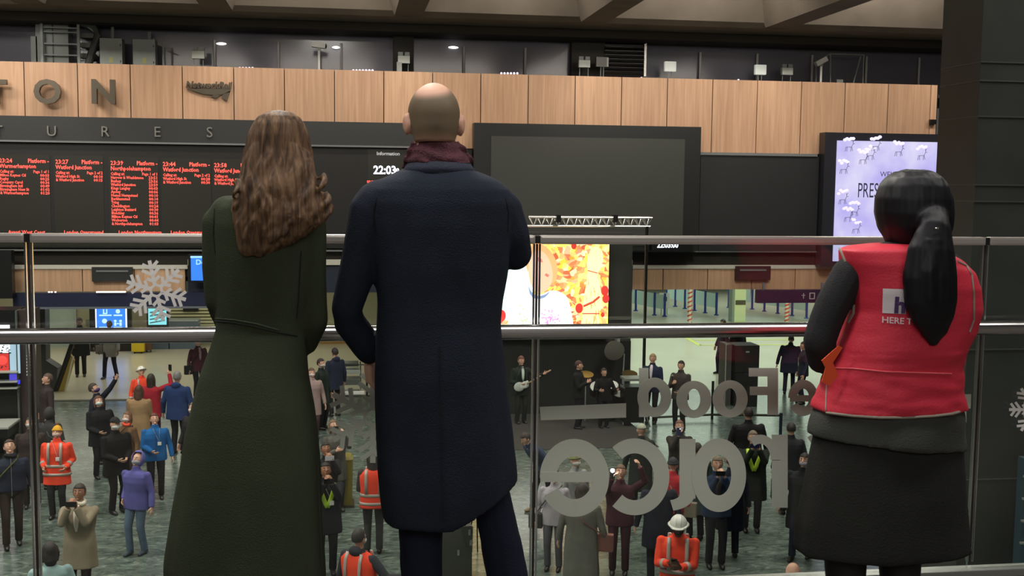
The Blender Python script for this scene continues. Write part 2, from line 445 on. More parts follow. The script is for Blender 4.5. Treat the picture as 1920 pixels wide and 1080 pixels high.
    # clock module
x0 = atY(728, 290, YB).x; u = .0143
mod = obj('clock_module', PB(690, 280, 775, 350, 29.87, .03), mat('led_panel', (40, 40, 32), .4), board, world=True)
obj('clock_caption', shift(text_mesh([('Information', x0, atY(728, 291, YB).z, 9 * u, 'CENTER')], off=.01), (0, 29.862, 0)), glow('caption_white', (190, 190, 190), .8), mod, world=True)
x0 = atY(700, 325, YB).x
obj('clock_digits', shift(text_mesh([('22:03', x0, atY(722, 326, YB).z, 21 * u, 'LEFT', .9), ('00', x0 + 38 * u, atY(745, 322, YB).z, 9 * u, 'LEFT')], off=.025), (0, 29.862, 0)), glow('clock_white', (235, 238, 255), 2.2), mod, world=True)
obj('clock_notice', shift(text_mesh([('00:07', atY(688, 343, YB).x, atY(695, 343, YB).z, 6.5 * u, 'LEFT')], off=.02), (0, 29.862, 0)), LED, mod, world=True)

# switched-off advertising screen
ad = thing('advertising_screen', 'huge switched-off grey advertising screen in black frame on far wall', 'screen', atY(1100, 440, 29.7))
obj('frame', PB(888, 234, 1312, 470, 29.62, .38), mat('screen_frame', (36, 37, 36), .4), ad, world=True)
obj('screen_face', PB(920, 258, 1282, 460, 29.6, .03), mat('dead_screen', (66, 68, 62), .45), ad, world=True)
# black boards between screens
bd = thing('blank_board', 'blank black board under timber between the two screens', 'board', atY(1426, 440, 29.9))
obj('board_face', PB(1312, 292, 1533, 470, 29.88, .1), mat('blank_board', (42, 43, 44), .45), bd, world=True)
obj('top_rail', PB(1312, 287, 1533, 292, 29.84, .14), mat('grey_rail', (120, 122, 122), .5), bd, world=True)
# lit poster screen
ps = thing('poster_screen', 'lit lavender poster screen welcoming visitors, beside the black pillar', 'screen', atY(1660, 440, 29.6))
obj('frame', PB(1543, 250, 1775, 500, 29.6, .38), mat('screen_frame2', (46, 46, 52), .35), ps, world=True)
m = bpy.data.materials.new('poster_lavender'); m.use_nodes = True; nt = m.node_tree; b_ = nt.nodes['Principled BSDF']
tc = nt.nodes.new('ShaderNodeTexCoord'); n = nt.nodes.new('ShaderNodeTexNoise'); n.inputs['Scale'].default_value = .9; n.inputs['Detail'].default_value = 3
nt.links.new(tc.outputs['Object'], n.inputs['Vector'])
r = nt.nodes.new('ShaderNodeValToRGB'); e = r.color_ramp.elements; e[0].position = .35; e[0].color = rgb((188, 180, 246)); e[1].position = .7; e[1].color = rgb((234, 230, 255))
nt.links.new(n.outputs['Fac'], r.inputs[0]); nt.links.new(r.outputs[0], b_.inputs['Emission Color']); b_.inputs['Emission Strength'].default_value = .95
b_.inputs['Base Color'].default_value = (.02, .02, .02, 1)
obj('lit_face', PB(1566, 265, 1755, 490, 29.57, .04), m, ps, world=True)
INK = mat('poster_ink', (70, 72, 104), .6)
YP = 29.56
def T(s, px, py, hpx, al='LEFT', xs=1, Y=YP):
    p = atY(px, py, Y); return (s, p.x, p.z, hpx * .0147 / .73, al, xs)
obj('poster_text', shift(text_mesh([T('WELCOME', 1650, 331, 10, 'LEFT', .95), T('PRESENT', 1607, 370, 29, 'LEFT', .52)]), (0, YP - .005, 0)), INK, ps, world=True)
rnd = random.Random(3)
for (px, py) in ((1592, 276), (1632, 292), (1685, 285), (1728, 292), (1582, 318), (1580, 375), (1590, 408), (1605, 430), (1618, 300), (1642, 275), (1602, 398)):
    p = atY(px, py, YP); bm = bmesh.new(); bc = bmesh.new()   # little line drawings of deer on clouds
    s = .15
    for (a, b2) in (((-.6, 0), (.5, .05)), ((-.6, 0), (-.75, -.8)), ((-.4, 0), (-.4, -.8)), ((.4, 0), (.35, -.8)), ((.55, 0), (.7, -.7)), ((.5, .05), (.8, .7)), ((.8, .7), (1.1, .6)), ((.8, .7), (.7, 1.2)), ((.75, 1), (1.0, 1.3))):
        tube(bm, [(p.x + a[0] * s, YP, p.z + a[1] * s), (p.x + b2[0] * s, YP, p.z + b2[1] * s)], .006, 5)
    for k in range(5):
        ball(bc, (p.x - .12 + .06 * k, YP + .012, p.z + .22 + rnd.uniform(-.05, .06)), (.06, .006, .045), 10)
    obj('deer_drawing', bm, INK, ps, world=True); obj('cloud', bc, glow('cloud_white', (214, 208, 250), .95), ps, world=True)

# recessed blinds / panels in the lower fascia
for (a, c_, lab, col) in (((172, 501, 248, 528), 1, 'dark recessed display panel in lower timber, near the white snowflake', (40, 40, 42)),
                      ((1380, 499, 1445, 525), 2, 'dark maroon display panel in lower timber, right of the stage', (62, 30, 34))):
    t = thing('dark_display', lab, 'panel', atY((a[0] + a[2]) / 2, a[3], 29.9))
    obj('frame', PB(*a, 29.88, .14), mat('panel_dark', col, .5), t, world=True)
    obj('light_slot', PB(a[0] + 8, a[1] + 6, a[2] - 8, a[1] + 9, 29.86, .03), mat('grey_rail', (120, 122, 122), .5), t, world=True)
# navy direction signs
t = thing('direction_sign', 'long navy blank sign band hanging under left lower fascia', 'sign', atY(200, 560, 29.7))
obj('sign_face', PB(24, 549, 392, 574, 29.7, .2), mat('sign_navy', (30, 34, 66), .5), t, world=True)
obj('lower_edge', PB(24, 575, 392, 579, 29.69, .2), mat('sign_edge', (108, 112, 122), .5), t, world=True)
obj('light_strip', PB(180, 546.5, 235, 549, 29.6, .1), glow('strip_light', (255, 235, 225), 1.2), t, world=True)
for px in (90, 95, 102): obj('spot_lamp', PB(px, 546.5, px + 3, 549, 29.6, .05), glow('strip_light', (255, 235, 225), 1.2), t, world=True)
t = thing('direction_sign', 'navy sign with arrow and square under right lower fascia', 'sign', atY(1480, 560, 29.2))
obj('sign_face', PB(1420, 544, 1560, 568, 29.2, .18), mat('sign_navy2', (36, 30, 62), .5), t, world=True)
obj('hanger', PB(1430, 530, 1434, 545, 29.25, .05), mat('sign_edge', (108, 112, 122), .5), t, world=True)
obj('hanger', PB(1540, 530, 1544, 545, 29.25, .05), mat('sign_edge', (108, 112, 122), .5), t, world=True)
bm = bmesh.new()
pbox(bm, 1506.4, 550, 1507.4, 560, 29.18, .02); pbox(bm, 1503.5, 553.4, 1510, 554.4, 29.18, .02)
for q in ((1518, 549, 1528, 550.4), (1518, 559.6, 1528, 561), (1518, 549, 1519.3, 561), (1526.8, 549, 1528, 561)): pbox(bm, *q, 29.18, .02)
obj('pictogram', bm, mat('sign_white', (200, 200, 205), .5), t, world=True)
# small LED board at the left edge
t = thing('platform_led_board', 'black board with stacked red LED letters at left edge', 'departures board', atY(8, 560, 29.5))
obj('case', PB(-60, 470, 22, 560, 29.4, .28), BLACK2, t, world=True)
obj('led_text', shift(text_mesh([T('PLATFORM'[:4] + '  ST', -44, 498 + k * 9.2, 7, 'LEFT', .95, 29.37) for k in range(7)], off=.04, res=1), (0, 29.37, 0)), LED, t, world=True)
# small clock above right lower fascia
t = thing('small_clock', 'small white digital clock just under the top rail by the truss', 'clock', atY(1252, 462, 29.4))
obj('case', PB(1222, 452, 1300, 470, 29.4, .18), BLACK2, t, world=True)
obj('digits', shift(text_mesh([T('22:03:00', 1232, 464, 9.5, 'LEFT', .9, 29.38)], off=.03), (0, 29.38, 0)), glow('clock_white', (235, 238, 255), 2.2), t, world=True)
t = thing('blue_notice_screen', 'small blue lit notice screen at end of lower timber', 'screen', atY(370, 527, 29.6))
obj('case', PB(353, 477, 400, 530, 29.55, .2), BLACK2, t, world=True)
obj('lit_face', PB(358, 481, 396, 526, 29.53, .03), glow('notice_blue', (52, 120, 232), 1.0), t, world=True)
obj('lit_border', PB(357, 480, 396, 484, 29.52, .02), glow('notice_pale', (150, 200, 250), 1.0), t, world=True)
obj('notice_text', shift(text_mesh([T('De', 367, 496, 9, 'LEFT', 1, 29.5)], off=.02), (0, 29.5, 0)), glow('notice_pale', (150, 200, 250), 1.2), t, world=True)
# a small black box clipped to the timber edge by the pillar
tag(obj('junction_box', PB(1745, 224, 1756, 233, 29.9, .09), BLACK2), 'tiny black box on the timber edge beside pillar', 'box')

# ------------------------------------------------------------------ equipment on top of the fascia
ZG = 4.3
def leg_bars(t, X, Y, z0, z1, dx, m):
    for s in (-1, 1): obj('leg', tube(bmesh.new(), [(X + s * dx, Y, z0), (X + s * dx, Y, z1)], .012, 6), m, t, world=True)
LW = mat('lamp_white', (236, 240, 230), .5, emit=.35)
for px, py, rnd_, where in ((372, 103, 0, 'right of the grey cabinets'), (757, 112, 0, 'above bald man'), (1095, 120, 0, 'left of the louvre'),
                     (1256, 125, 1, 'right of the louvre'), (1425, 131, 1, 'half way between louvre and pillar'), (1475, 134, 0, 'left of the wire cage')):
    Y = 30.8; p = atY(px, py, Y)
    t = thing('floodlight', 'small white %s on top of the timber fascia, %s' % ('round-cornered lamp' if rnd_ else 'twin-headed floodlight', where), 'floodlight', (p.x, Y, ZG), group='lamps along the fascia top')
    hw = .165 if rnd_ else .16
    obj('lamp_body', box(bmesh.new(), p.x - hw, p.x + hw, Y - .08, Y + .05, p.z - (.14 if rnd_ else .1), p.z + (.14 if rnd_ else .1), .03 if rnd_ else .01), LW if rnd_ else mat('lamp_box', (225, 232, 222), .5), t, world=True)
    if not rnd_:
        for s in (-1, 1): obj('lamp_head', box(bmesh.new(), p.x + s * .09 - .065, p.x + s * .09 + .065, Y - .05, Y + .05, p.z + .11, p.z + .2), GREYM, t, world=True)
    leg_bars(t, p.x, Y, ZG, p.z - .09, .12 if not rnd_ else .05, GREYM)
t = thing('floodlight', 'square grey floodlight facing the hall just left of the louvre', 'floodlight', (atY(1129, 118, 30.8).x, 30.8, ZG))
obj('lamp_body', PB(1118, 107, 1140, 125, 30.75, .1), mat('lamp_grey', (120, 118, 112), .4), t, world=True)
obj('side_rim', PB(1138, 108, 1141, 125, 30.73, .1), WHITE, t, world=True)
p = atY(1129, 125, 30.8); leg_bars(t, p.x, 30.8, ZG, p.z, .04, GREYM)
# junction box under the second floodlight
tag(obj('junction_box', B(atY(744, 120, 30.6).x, atY(753.5, 120, 30.6).x, 30.6, 30.7, ZG, atY(748, 116, 30.6).z), mat('box_grey', (150, 152, 146), .5)), 'grey control box beside the floodlight above bald man', 'box')
# cameras on posts
for px, py, rot, pyb, lab in ((598, 85, .12, 128, 'white security camera on slim post above the long-haired woman'), (1540, 115, -.5, 155, 'grey security camera on post beside the wire cage')):
    Y = 30.6; p = atY(px, py, Y); q = atY(px, pyb, Y)
    t = thing('security_camera', lab, 'camera', (p.x, Y, ZG))
    obj('post', tube(bmesh.new(), [(p.x, Y, ZG), (p.x, Y, p.z - .05)], .035, 8), WHITE, t, world=True)
    bm = box(bmesh.new(), -.19, .17, -.09, .09, -.07, .075, .02); bm.transform(Matrix.Translation(p) @ Matrix.Rotation(rot, 4, 'Y'))
    obj('housing', bm, WHITE, t, world=True)
    bm = ball(bmesh.new(), (.18, 0, 0), (.03, .06, .06)); bm.transform(Matrix.Translation(p) @ Matrix.Rotation(rot, 4, 'Y'))
    obj('lens', bm, BLACK2, t, world=True)
    obj('bracket', B(p.x - .06, p.x + .04, Y - .05, Y + .05, p.z - .13, p.z - .04), GREYM, t, world=True)
# grey cabinets
for (a, lab) in (((187, 71, 229, 123), 'grey metal cabinet with yellow warning mark on the fascia top'), ((249, 73, 291, 125), 'grey metal cabinet further right on the fascia top')):
    Y = 30.7; t = thing('metal_cabinet', lab, 'cabinet', (atY((a[0] + a[2]) / 2, 100, Y).x, Y + .2, ZG), group='cabinets on the fascia top')
    X0, X1 = atY(a[0], 100, Y).x, atY(a[2], 100, Y).x; Z1 = atY(a[0], a[1], Y).z
    obj('body', box(bmesh.new(), X0, X1, Y, Y + .4, ZG, Z1, .01), mat('cabinet_grey', (146, 152, 146), .5), t, world=True)
    obj('hinge', B(X1 - .05, X1 - .03, Y - .012, Y, Z1 - .2, Z1 - .14), BLACK2, t, world=True)
    obj('hinge', B(X1 - .05, X1 - .03, Y - .012, Y, Z1 - .62, Z1 - .56), BLACK2, t, world=True)
    obj('warning_mark', B((X0 + X1) / 2 - .05, (X0 + X1) / 2 + .05, Y - .006, Y, Z1 - .62, Z1 - .48), mat('mark_yellow', (170, 168, 110), .6), t, world=True)
# plant unit with a caged ladder
Y = 30.8
t = thing('plant_unit', 'grey ventilation plant unit with ladder rails and duct, top left', 'machine', (atY(120, 100, Y).x, Y, ZG))
obj('cabinet_body', PB(67, 35, 128, 126, 31.1, .5), mat('cabinet_grey', (146, 152, 146), .5), t, world=True)
obj('side_cabinet', PB(58, 68, 70, 126, 31.1, .5), mat('cabinet_grey', (146, 152, 146), .5), t, world=True)
obj('panel_seam', PB(98, 40, 100, 124, 31.08, .03), BLACK2, t, world=True)
for px in (78, 147): obj('ladder_rail', PB(px - 2.5, 30, px + 2.5, 128, 30.9, .05), GREYM, t, world=True)
for py in (36, 52, 60, 82, 103): obj('rung', PB(78, py - 1.3, 147, py + 1.3, 30.95, .03), GREYM, t, world=True)
bm = tube(bmesh.new(), [atY(150, 42, 31), atY(176, 50, 31), atY(184, 66, 31), atY(172, 100, 31), atY(165, 124, 31)], .1, 10)
obj('duct', bm, mat('duct_grey', (70, 72, 70), .5), t, world=True)
obj('diagonal_brace', tube(bmesh.new(), [atY(152, 40, 30.95), atY(188, 68, 30.95)], .03, 6), GREYM, t, world=True)
for py in (62, 80, 100): obj('shelf', PB(150, py, 178, py + 9, 31.15, .3), mat('duct_grey2', (104, 106, 102), .5), t, world=True)
t = thing('cable_pole', 'short grey cable pole right of the second cabinet', 'pole', (atY(306, 120, Y).x, Y, ZG))
obj('pole', tube(bmesh.new(), [(atY(306, 100, Y).x, Y, ZG), atY(306, 78, Y)], .03, 6), GREYM, t, world=True)
obj('cross_bar', tube(bmesh.new(), [atY(296, 83, Y), atY(318, 92, Y)], .02, 6), GREYM, t, world=True)
t = thing('post_pair', 'pair of grey cable posts behind the cabinets, top left', 'pole', (atY(211, 70, 31).x, 31.25, ZG))
for px, py in ((211, 48), (280, 60)): obj('post', tube(bmesh.new(), [(atY(px, 80, 31.25).x, 31.25, ZG), atY(px, py, 31.25)], .045, 8), GREYM, t, world=True)
# louvre
t = thing('louvre', 'steel louvre of bright horizontal blades above timber fascia', 'louvre', (atY(1172, 140, 31.2).x, 31.2, ZG))
obj('backing', PB(1133, 84, 1210, 142, 31.3, .1), BLACK2, t, world=True)
obj('side_post', PB(1208, 80, 1212, 143, 31.15, .1), STEEL, t, world=True)
for k in range(7):
    y = 89 + k * 7.8; bm = bmesh.new(); a, b2 = atY(1134, y, 31.2), atY(1210, y + .5, 31.2)
    bm = box(bm, a.x, b2.x, -.06, .06, -.008, .008); bm.transform(Matrix.Translation((0, 31.2, a.z)) @ Matrix.Rotation(.0, 4, 'X') @ Matrix.Shear('XY', 4, (0, 0)))
    bmesh.ops.rotate(bm, cent=(0, 31.2, a.z), matrix=Matrix.Rotation(-.7, 3, 'X'), verts=bm.verts[:])
    obj('blade', bm, STEEL, t, world=True)
# wire cage
t = thing('wire_cage', 'thin grey tubular frame standing on the fascia near the pillar', 'frame', (atY(1590, 150, 30.9).x, 30.9, ZG))
bm = bmesh.new(); W = lambda x, y, d=0: atY(x, y, 30.9 + d)
for a, b2 in (((1557, 101), (1557, 176)), ((1557, 101), (1620, 103)), ((1620, 103), (1617, 177)), ((1614, 106), (1600, 156)), ((1540, 110), (1557, 101)), ((1530, 112), (1530, 176))):
    tube(bm, [W(*a), W(*b2)], .018, 6)
obj('tubes', bm, GREYM, t, world=True)
obj('foot_box', PB(1569, 149, 1581, 157, 30.85, .1), GREYM, t, world=True)
# glowing ovals stand for concourse lamps mirrored in the gallery glass
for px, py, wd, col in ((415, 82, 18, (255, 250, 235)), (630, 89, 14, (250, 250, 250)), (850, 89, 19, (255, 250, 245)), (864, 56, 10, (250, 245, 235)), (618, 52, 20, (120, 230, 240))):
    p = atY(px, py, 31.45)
    tag(obj('glass_reflection', ball(bmesh.new(), p, (wd * .0075, .03, .035)), glow('reflection_glow', col, 2.2)),
        'small %s oval glow imitating a lamp reflection in the upper glazing, %s' % ('cyan' if col[0] < 200 else 'white', {415: 'left of the long-haired woman', 630: 'beside security camera', 850: 'lower one above bald man', 864: 'upper one above bald man', 618: 'above security camera'}[px]), 'lamp', 'gallery glass reflections')
for px, n in ((462, 5), (680, 7), (955, 6), (1037, 1), (1205, 1), (1387, 1)):
    bm = bmesh.new()
    for k in range(n): ball(bm, atY(px - n * 2.5 + k * 6, 127 + px * .02 - 8.5 + (4 if n == 1 else 0), 30.3), .03, 8)
    tag(obj('fairy_light_string', bm, glow('fairy_white', (240, 225, 250), 1.5)), 'tiny white lights along fascia top %s' % {462: 'above the long-haired woman', 680: 'left of the bald man', 955: 'right of the bald man', 1037: 'left of the louvre', 1205: 'under the louvre', 1387: 'far right of the louvre'}[px], 'lights', 'fairy lights on the fascia')

# ------------------------------------------------------------------ beyond the fascia, left: shop fronts
YS = 42.0
structure('wall_shops', B(atY(-60, 600, YS).x, atY(716, 600, YS).x, YS, YS + .2, FZ, ZL0), mat('shop_wall', (150, 146, 120), .7))
t = thing('shop_window', 'pale frosted shop window behind the escalator, far left', 'window', atZ(112, 664))
obj('glazing', PB(86, 560, 140, 655, YS - .05, .04), mat('frosted_pane', (158, 172, 164), .3, var=.12, vscale=1.5), t, world=True)
obj('frame', PB(82, 560, 87, 660, YS - .1, .08), GREYM, t, world=True)
obj('frame', PB(139, 560, 143, 660, YS - .1, .08), GREYM, t, world=True)
t = thing('information_totem', 'tall totem with bright blue safety screen and white pictograms', 'screen', atZ(208, 662))
tX = atY(208, 600, 40.6).x
obj('body', B(tX - .72, tX + .66, 40.6, 40.9, FZ, atY(208, 572, 40.6).z), BLACK2, t, world=True)
obj('lit_face', PB(182, 577, 235, 634, 40.57, .03), glow('safety_blue', (48, 116, 236), 1.3), t, world=True)
bm = bmesh.new()
for q in ((193, 580, 195, 588), (193, 587, 200, 589), (199, 580, 201, 588), (186, 590, 209, 592.5), (213, 590, 229, 592.5), (186, 613, 209, 615.5), (213, 613, 229, 615.5)): pbox(bm, *q, 40.55, .02)
for q in ((221, 584, 4), (196, 602, 4.5), (216, 602, 2.5), (226, 602, 2.5)):
    p = atY(q[0], q[1], 40.55); ball(bm, p, (q[2] * .019, .01, q[2] * .019))
pbox(bm, 214, 605, 218, 611, 40.55, .02); pbox(bm, 224, 605, 228, 611, 40.55, .02); pbox(bm, 219, 606, 223, 608, 40.55, .02)
obj('pictograms', bm, glow('picto_white', (170, 205, 255), 1.3), t, world=True)
obj('edge_light', PB(179, 577, 181, 634, 40.56, .03), glow('edge_white', (225, 235, 255), 1.5), t, world=True)
obj('edge_light', PB(235.5, 577, 238, 634, 40.56, .03), glow('edge_white', (225, 235, 255), 1.5), t, world=True)
t = thing('hanging_screen', 'small pale teal lit screen tilted beneath the snowflake', 'screen', atY(295, 612, 40))
obj('case', PB(275, 574, 315, 613, 40.02, .2), BLACK2, t, world=True)
obj('lit_face', PB(278, 578, 312, 609, 40, .03), glow('teal_screen', (120, 200, 214), 1.1), t, world=True)
bm = bmesh.new()
for k in range(4): tube(bm, [atY(281, 586 + k * 6.5, 39.99), atY(309, 581 + k * 6.5, 39.99)], .018, 5)
obj('dark_strokes', bm, mat('stroke_dark', (40, 70, 80), .5), t, world=True)
t = thing('shop_shelving', 'cream slatted shopfront with dark notch, under the navy sign', 'shopfront', atZ(360, 662))
for k in range(7): obj('slat', PB(319, 578 + k * 6, 402, 581.5 + k * 6, YS - .12, .1), mat('cream_slat', (196, 194, 152), .5), t, world=True)
obj('dark_sign', PB(343, 577, 372, 584, YS - .2, .1), BLACK2, t, world=True)
for a, lab in (((276, 641, 316, 661), 'blue-grey shop counter right of the yellow bin'), ((318, 641, 372, 661), 'blue-grey shop counter further right, behind green coat')):
    t = thing('shop_counter', lab, 'counter', atZ((a[0] + a[2]) / 2, 661), group='blue-grey counters'); YY = YS - 1.0
    X0, X1 = atY(a[0], 650, YY).x, atY(a[2], 650, YY).x
    obj('body', B(X0, X1, YY, YY + .6, FZ, FZ + 1.0), mat('counter_blue', (84, 98, 112), .5), t, world=True)
    obj('top', B(X0 - .03, X1 + .0, YY - .04, YY + .64, FZ + 1.0, FZ + 1.04), GREYM, t, world=True)
def wheel(bm, c, r, wd=.05):
    tube(bm, [Vector(c) - Vector((wd / 2, 0, 0)), Vector(c) + Vector((wd / 2, 0, 0))], r, 14); return bm
t = thing('yellow_bin', 'bright yellow rectangular bin on small wheels by the counters', 'bin', atZ(258, 660))
X0, X1 = atY(246, 655, YS - 2).x, atY(270, 655, YS - 2).x; yb = YS - 2
obj('body', box(bmesh.new(), X0, X1, yb, yb + .5, FZ + .06, FZ + .8, .03), mat('bin_yellow', (206, 178, 30), .5), t, world=True)
obj('lid', B(X0 - .02, X1 + .02, yb - .02, yb + .52, FZ + .8, FZ + .86), mat('bin_yellow', (206, 178, 30), .5), t, world=True)
for s in (X0 + .1, X1 - .1): obj('wheel', wheel(bmesh.new(), (s, yb + .1, FZ + .05), .05), BLACK2, t, world=True)
t = thing('waste_trolley', 'tiny brown trolley right of the yellow bin', 'trolley', atZ(274, 660))
p = atZ(278, 661); obj('body', B(p.x - .1, p.x + .1, p.y, p.y + .3, FZ + .08, FZ + .35), mat('trolley_brown', (96, 66, 46), .6), t, world=True)
for s in (-.07, .07): obj('wheel', wheel(bmesh.new(), (p.x + s, p.y + .1, FZ + .045), .045, .03), BLACK2, t, world=True)
t = thing('notice_board', 'small dark green notice on the shop wall left of blue totem', 'sign', atY(165, 600, YS - .1))
obj('plate', PB(161, 600, 169, 611, YS - .06, .05), mat('notice_green', (92, 104, 74), .5), t, world=True)
structure('trim_8', PB(600, 634, 716, 654, 41.9, .09), mat('amber_skirting', (150, 112, 58), .5))
# escalator side: sloping black handrail over a yellow panel
YE = 33.0
t = thing('escalator', 'yellow escalator side panel with sloping black handrail', 'escalator', atZ(118, 735))
bm = bmesh.new()
poly(bm, [(134, 652), (137, 652), (112, 737), (104, 737), (104, 735)], YE, .12)
obj('yellow_panel', poly(bmesh.new(), [(131, 662), (139, 676), (121, 738), (106, 738)], YE, .12), mat('escalator_yellow', (172, 146, 52), .5), t, world=True); bm.free()
obj('handrail', tube(bmesh.new(), [atY(137, 640, YE), atY(132, 654, YE), atY(112, 712, YE), atY(103, 737, YE)], .07, 8), BLACK2, t, world=True)
obj('glass_edge', tube(bmesh.new(), [atY(137, 668, YE - .02), atY(121, 738, YE - .02)], .03, 6), mat('edge_pale', (214, 210, 190), .3), t, world=True)
t = thing('escalator_newel', 'dark grey escalator casing behind the left glass joint', 'escalator', atZ(85, 735))
bm = bmesh.new(); poly(bm, [(66, 560), (84, 560), (86, 676), (108, 690), (104, 745), (66, 748)], YE + .3, .5)
obj('casing', bm, mat('casing_grey', (56, 60, 58), .5), t, world=True)
# kiosk with lit magazine display
YK = 25.6
t = thing('magazine_kiosk', 'brightly lit kiosk with red and white poster panels, far left', 'kiosk', atZ(20, 800))
X0, X1 = atY(-70, 700, YK).x, atY(32.8, 700, YK).x; kt = atY(0, 642 - 60, YK).z
obj('body', B(X0, X1, YK + .02, YK + .8, FZ, kt), BLACK2, t, world=True)
PLN = mat('kiosk_grey', (84, 90, 86), .5)
ps_ = [((18, 641, 32, 700), (150, 176, 196), .9), ((-60, 610, 18, 662), (236, 240, 250), 1.3), ((-60, 664, 16, 697), (186, 52, 48), .9), ((17.5, 702, 32, 712), (90, 80, 220), .9)]
for q, c, e_ in ps_: obj('lit_panel', PB(*q, YK - .02, .04), glow('kiosk_light', c, e_), t, world=True)
rnd = random.Random(11); bm = bmesh.new()
for k in range(46):
    x = rnd.uniform(-40, 17); y = rnd.uniform(644, 661); pbox(bm, x, y, x + rnd.uniform(1.5, 4), y + rnd.uniform(1, 2.2), YK - .03, .01)
for k in range(14):
    x = rnd.uniform(-30, 15); y = rnd.uniform(680, 697); pbox(bm, x, y, x + rnd.uniform(1, 3), y + rnd.uniform(1, 2), YK - .03, .01)
obj('printed_blocks', bm, mat('print_dark', (30, 32, 44), .5), t, world=True)
obj('red_disc', ball(bmesh.new(), atY(4, 676, YK - .03), (.11, .012, .1), 16), glow('kiosk_red', (222, 70, 64), 1.0), t, world=True)
for y in (698, 716, 728): obj('shelf', PB(-60, y, 32, y + 2.2, YK - .25, .28), mat('shelf_pale', (170, 172, 165), .4), t, world=True)
t = thing('kiosk_side_screen', 'pale blue lit strip screen on the kiosk side', 'screen', atZ(30, 790))
obj('case', B(atY(33, 700, YK).x + .01, atY(37, 700, YK).x, YK - .1, YK + .3, FZ, kt), PLN, t, world=True)
obj('lit_face', PB(33, 641, 37, 700, YK - .14, .03), glow('strip_blue', (150, 176, 196), .9), t, world=True)
obj('blue_label', PB(33, 713, 37, 720, YK - .14, .03), glow('label_blue', (60, 60, 220), 1.2), t, world=True)
t = thing('kiosk_cabinet', 'maroon kiosk cabinet with hatched glass door beside lit posters', 'cabinet', atZ(50, 800))
X0, X1 = atY(37.8, 700, YK).x, atY(62, 700, YK).x
obj('body', B(X0, X1, YK, YK + .7, FZ, kt), mat('kiosk_maroon', (62, 48, 48), .5), t, world=True)
obj('glass_door', PB(49, 646, 58, 706, YK - .03, .03), mat('kiosk_glass', (104, 118, 122), .2), t, world=True)
bm = bmesh.new()
for k in range(7): tube(bm, [atY(50, 668 + k * 6, YK - .04), atY(57, 660 + k * 6, YK - .04)], .012, 5)
obj('hatching', bm, WHITE, t, world=True)
t = thing('display_table', 'low dark display table with pale curved edge before the kiosk', 'table', atZ(10, 828))
p = atZ(10, 862)
obj('table_top', box(bmesh.new(), p.x - 1.4, p.x + .2, p.y - .4, p.y + .5, FZ + .74, FZ + .8, .03), mat('shelf_pale', (170, 172, 165), .4), t, world=True)
obj('dark_apron', box(bmesh.new(), p.x - 1.38, p.x + .17, p.y - .37, p.y + .47, FZ + .55, FZ + .74), BLACK2, t, world=True)
for sx in (-1.3, .1):
    for sy in (-.3, .4): obj('leg', tube(bmesh.new(), [(p.x + sx, p.y + sy, FZ), (p.x + sx, p.y + sy, FZ + .56)], .03, 8), BLACK2, t, world=True)

# ------------------------------------------------------------------ beyond the fascia, right: queue barriers
BLUE = mat('post_blue', (24, 50, 130), .4); PANEL = mat('barrier_white', (178, 200, 192), .5)
rows = [[(1166, 579), (1192, 583), (1227, 591), (1246, 593.5)], [(1250, 571), (1266, 575), (1284, 579), (1302, 582.5), (1322, 587), (1343, 591)],
        [(1366, 577), (1410, 580), (1433, 584), (1458, 588), (1485, 592), (1512, 597)]]
names = ['left', 'middle', 'right']; k = 0
for ri, row in enumerate(rows):
    P = [atZ(*q) for q in row]
    for i, p in enumerate(P):
        t = thing('queue_bollard', 'slim blue barrier post, number %s from the left in the %s queue row' % (['one', 'two', 'three', 'four', 'five', 'six'][i], names[ri]), 'post', p, group='blue queue barrier posts')
        obj('post', tube(bmesh.new(), [(p.x, p.y, FZ + .03), (p.x, p.y, FZ + 1.08)], .055, 10), BLUE, t, world=True)
        obj('base', tube(bmesh.new(), [(p.x, p.y, FZ), (p.x, p.y, FZ + .04)], .11, 14), BLUE, t, world=True)
    for i, (a, b2) in enumerate(zip(P, P[1:])):
        t = thing('queue_barrier', 'pale barrier panel strung between blue posts %s and %s of the %s row' % (['one', 'two', 'three', 'four', 'five'][i], ['two', 'three', 'four', 'five', 'six'][i], names[ri]), 'barrier', (a + b2) / 2, group='pale queue barrier panels')
        bm = bmesh.new(); d = (b2 - a); d.z = 0; L = d.length; d.normalize(); a2 = a + d * .1; b3 = b2 - d * .1; n_ = Vector((-d.y, d.x, 0)) * .015
        vs = [bm.verts.new(v + Vector((0, 0, z)) + n_ * s) for z in (.34, 1.0) for v, s in ((a2, -1), (b3, -1), (b3, 1), (a2, 1))]
        for f in ((3,2,1,0),(4,5,6,7),(0,1,5,4),(1,2,6,5),(2,3,7,6),(3,0,4,7)): bm.faces.new([vs[j] for j in f])
        obj('panel', bm, PANEL, t, world=True)
for px, py, top, lab in ((1293, 606, -1.5, 'pole wound with red and white lights, left of the grey cabinet'), (1475, 606, -1.9, 'pole wound with red and white lights, below the arrow sign')):
    p = atZ(px, py); t = thing('striped_pole', lab, 'pole', p, group='striped light poles')
    h = top - FZ; q = Vector((p.x, p.y, 0))
    obj('pole', tube(bmesh.new(), [q + Vector((0, 0, FZ)), q + Vector((0, 0, top))], .075, 10), mat('pole_cream', (222, 206, 186), .5), t, world=True)
    bm = bmesh.new(); pts = []
    for i in range(120): a = i * .75; pts.append(q + Vector((.085 * math.cos(a), .085 * math.sin(a), FZ + .03 + (h - .06) * i / 120)))
    tube(bm, pts, .035, 5)
    obj('red_winding', bm, mat('winding_red', (190, 70, 54), .5), t, world=True)
p = atZ(1387, 604); t = thing('ticket_cabinet', 'pale green free-standing cabinet with dark slot among the barriers', 'cabinet', p)
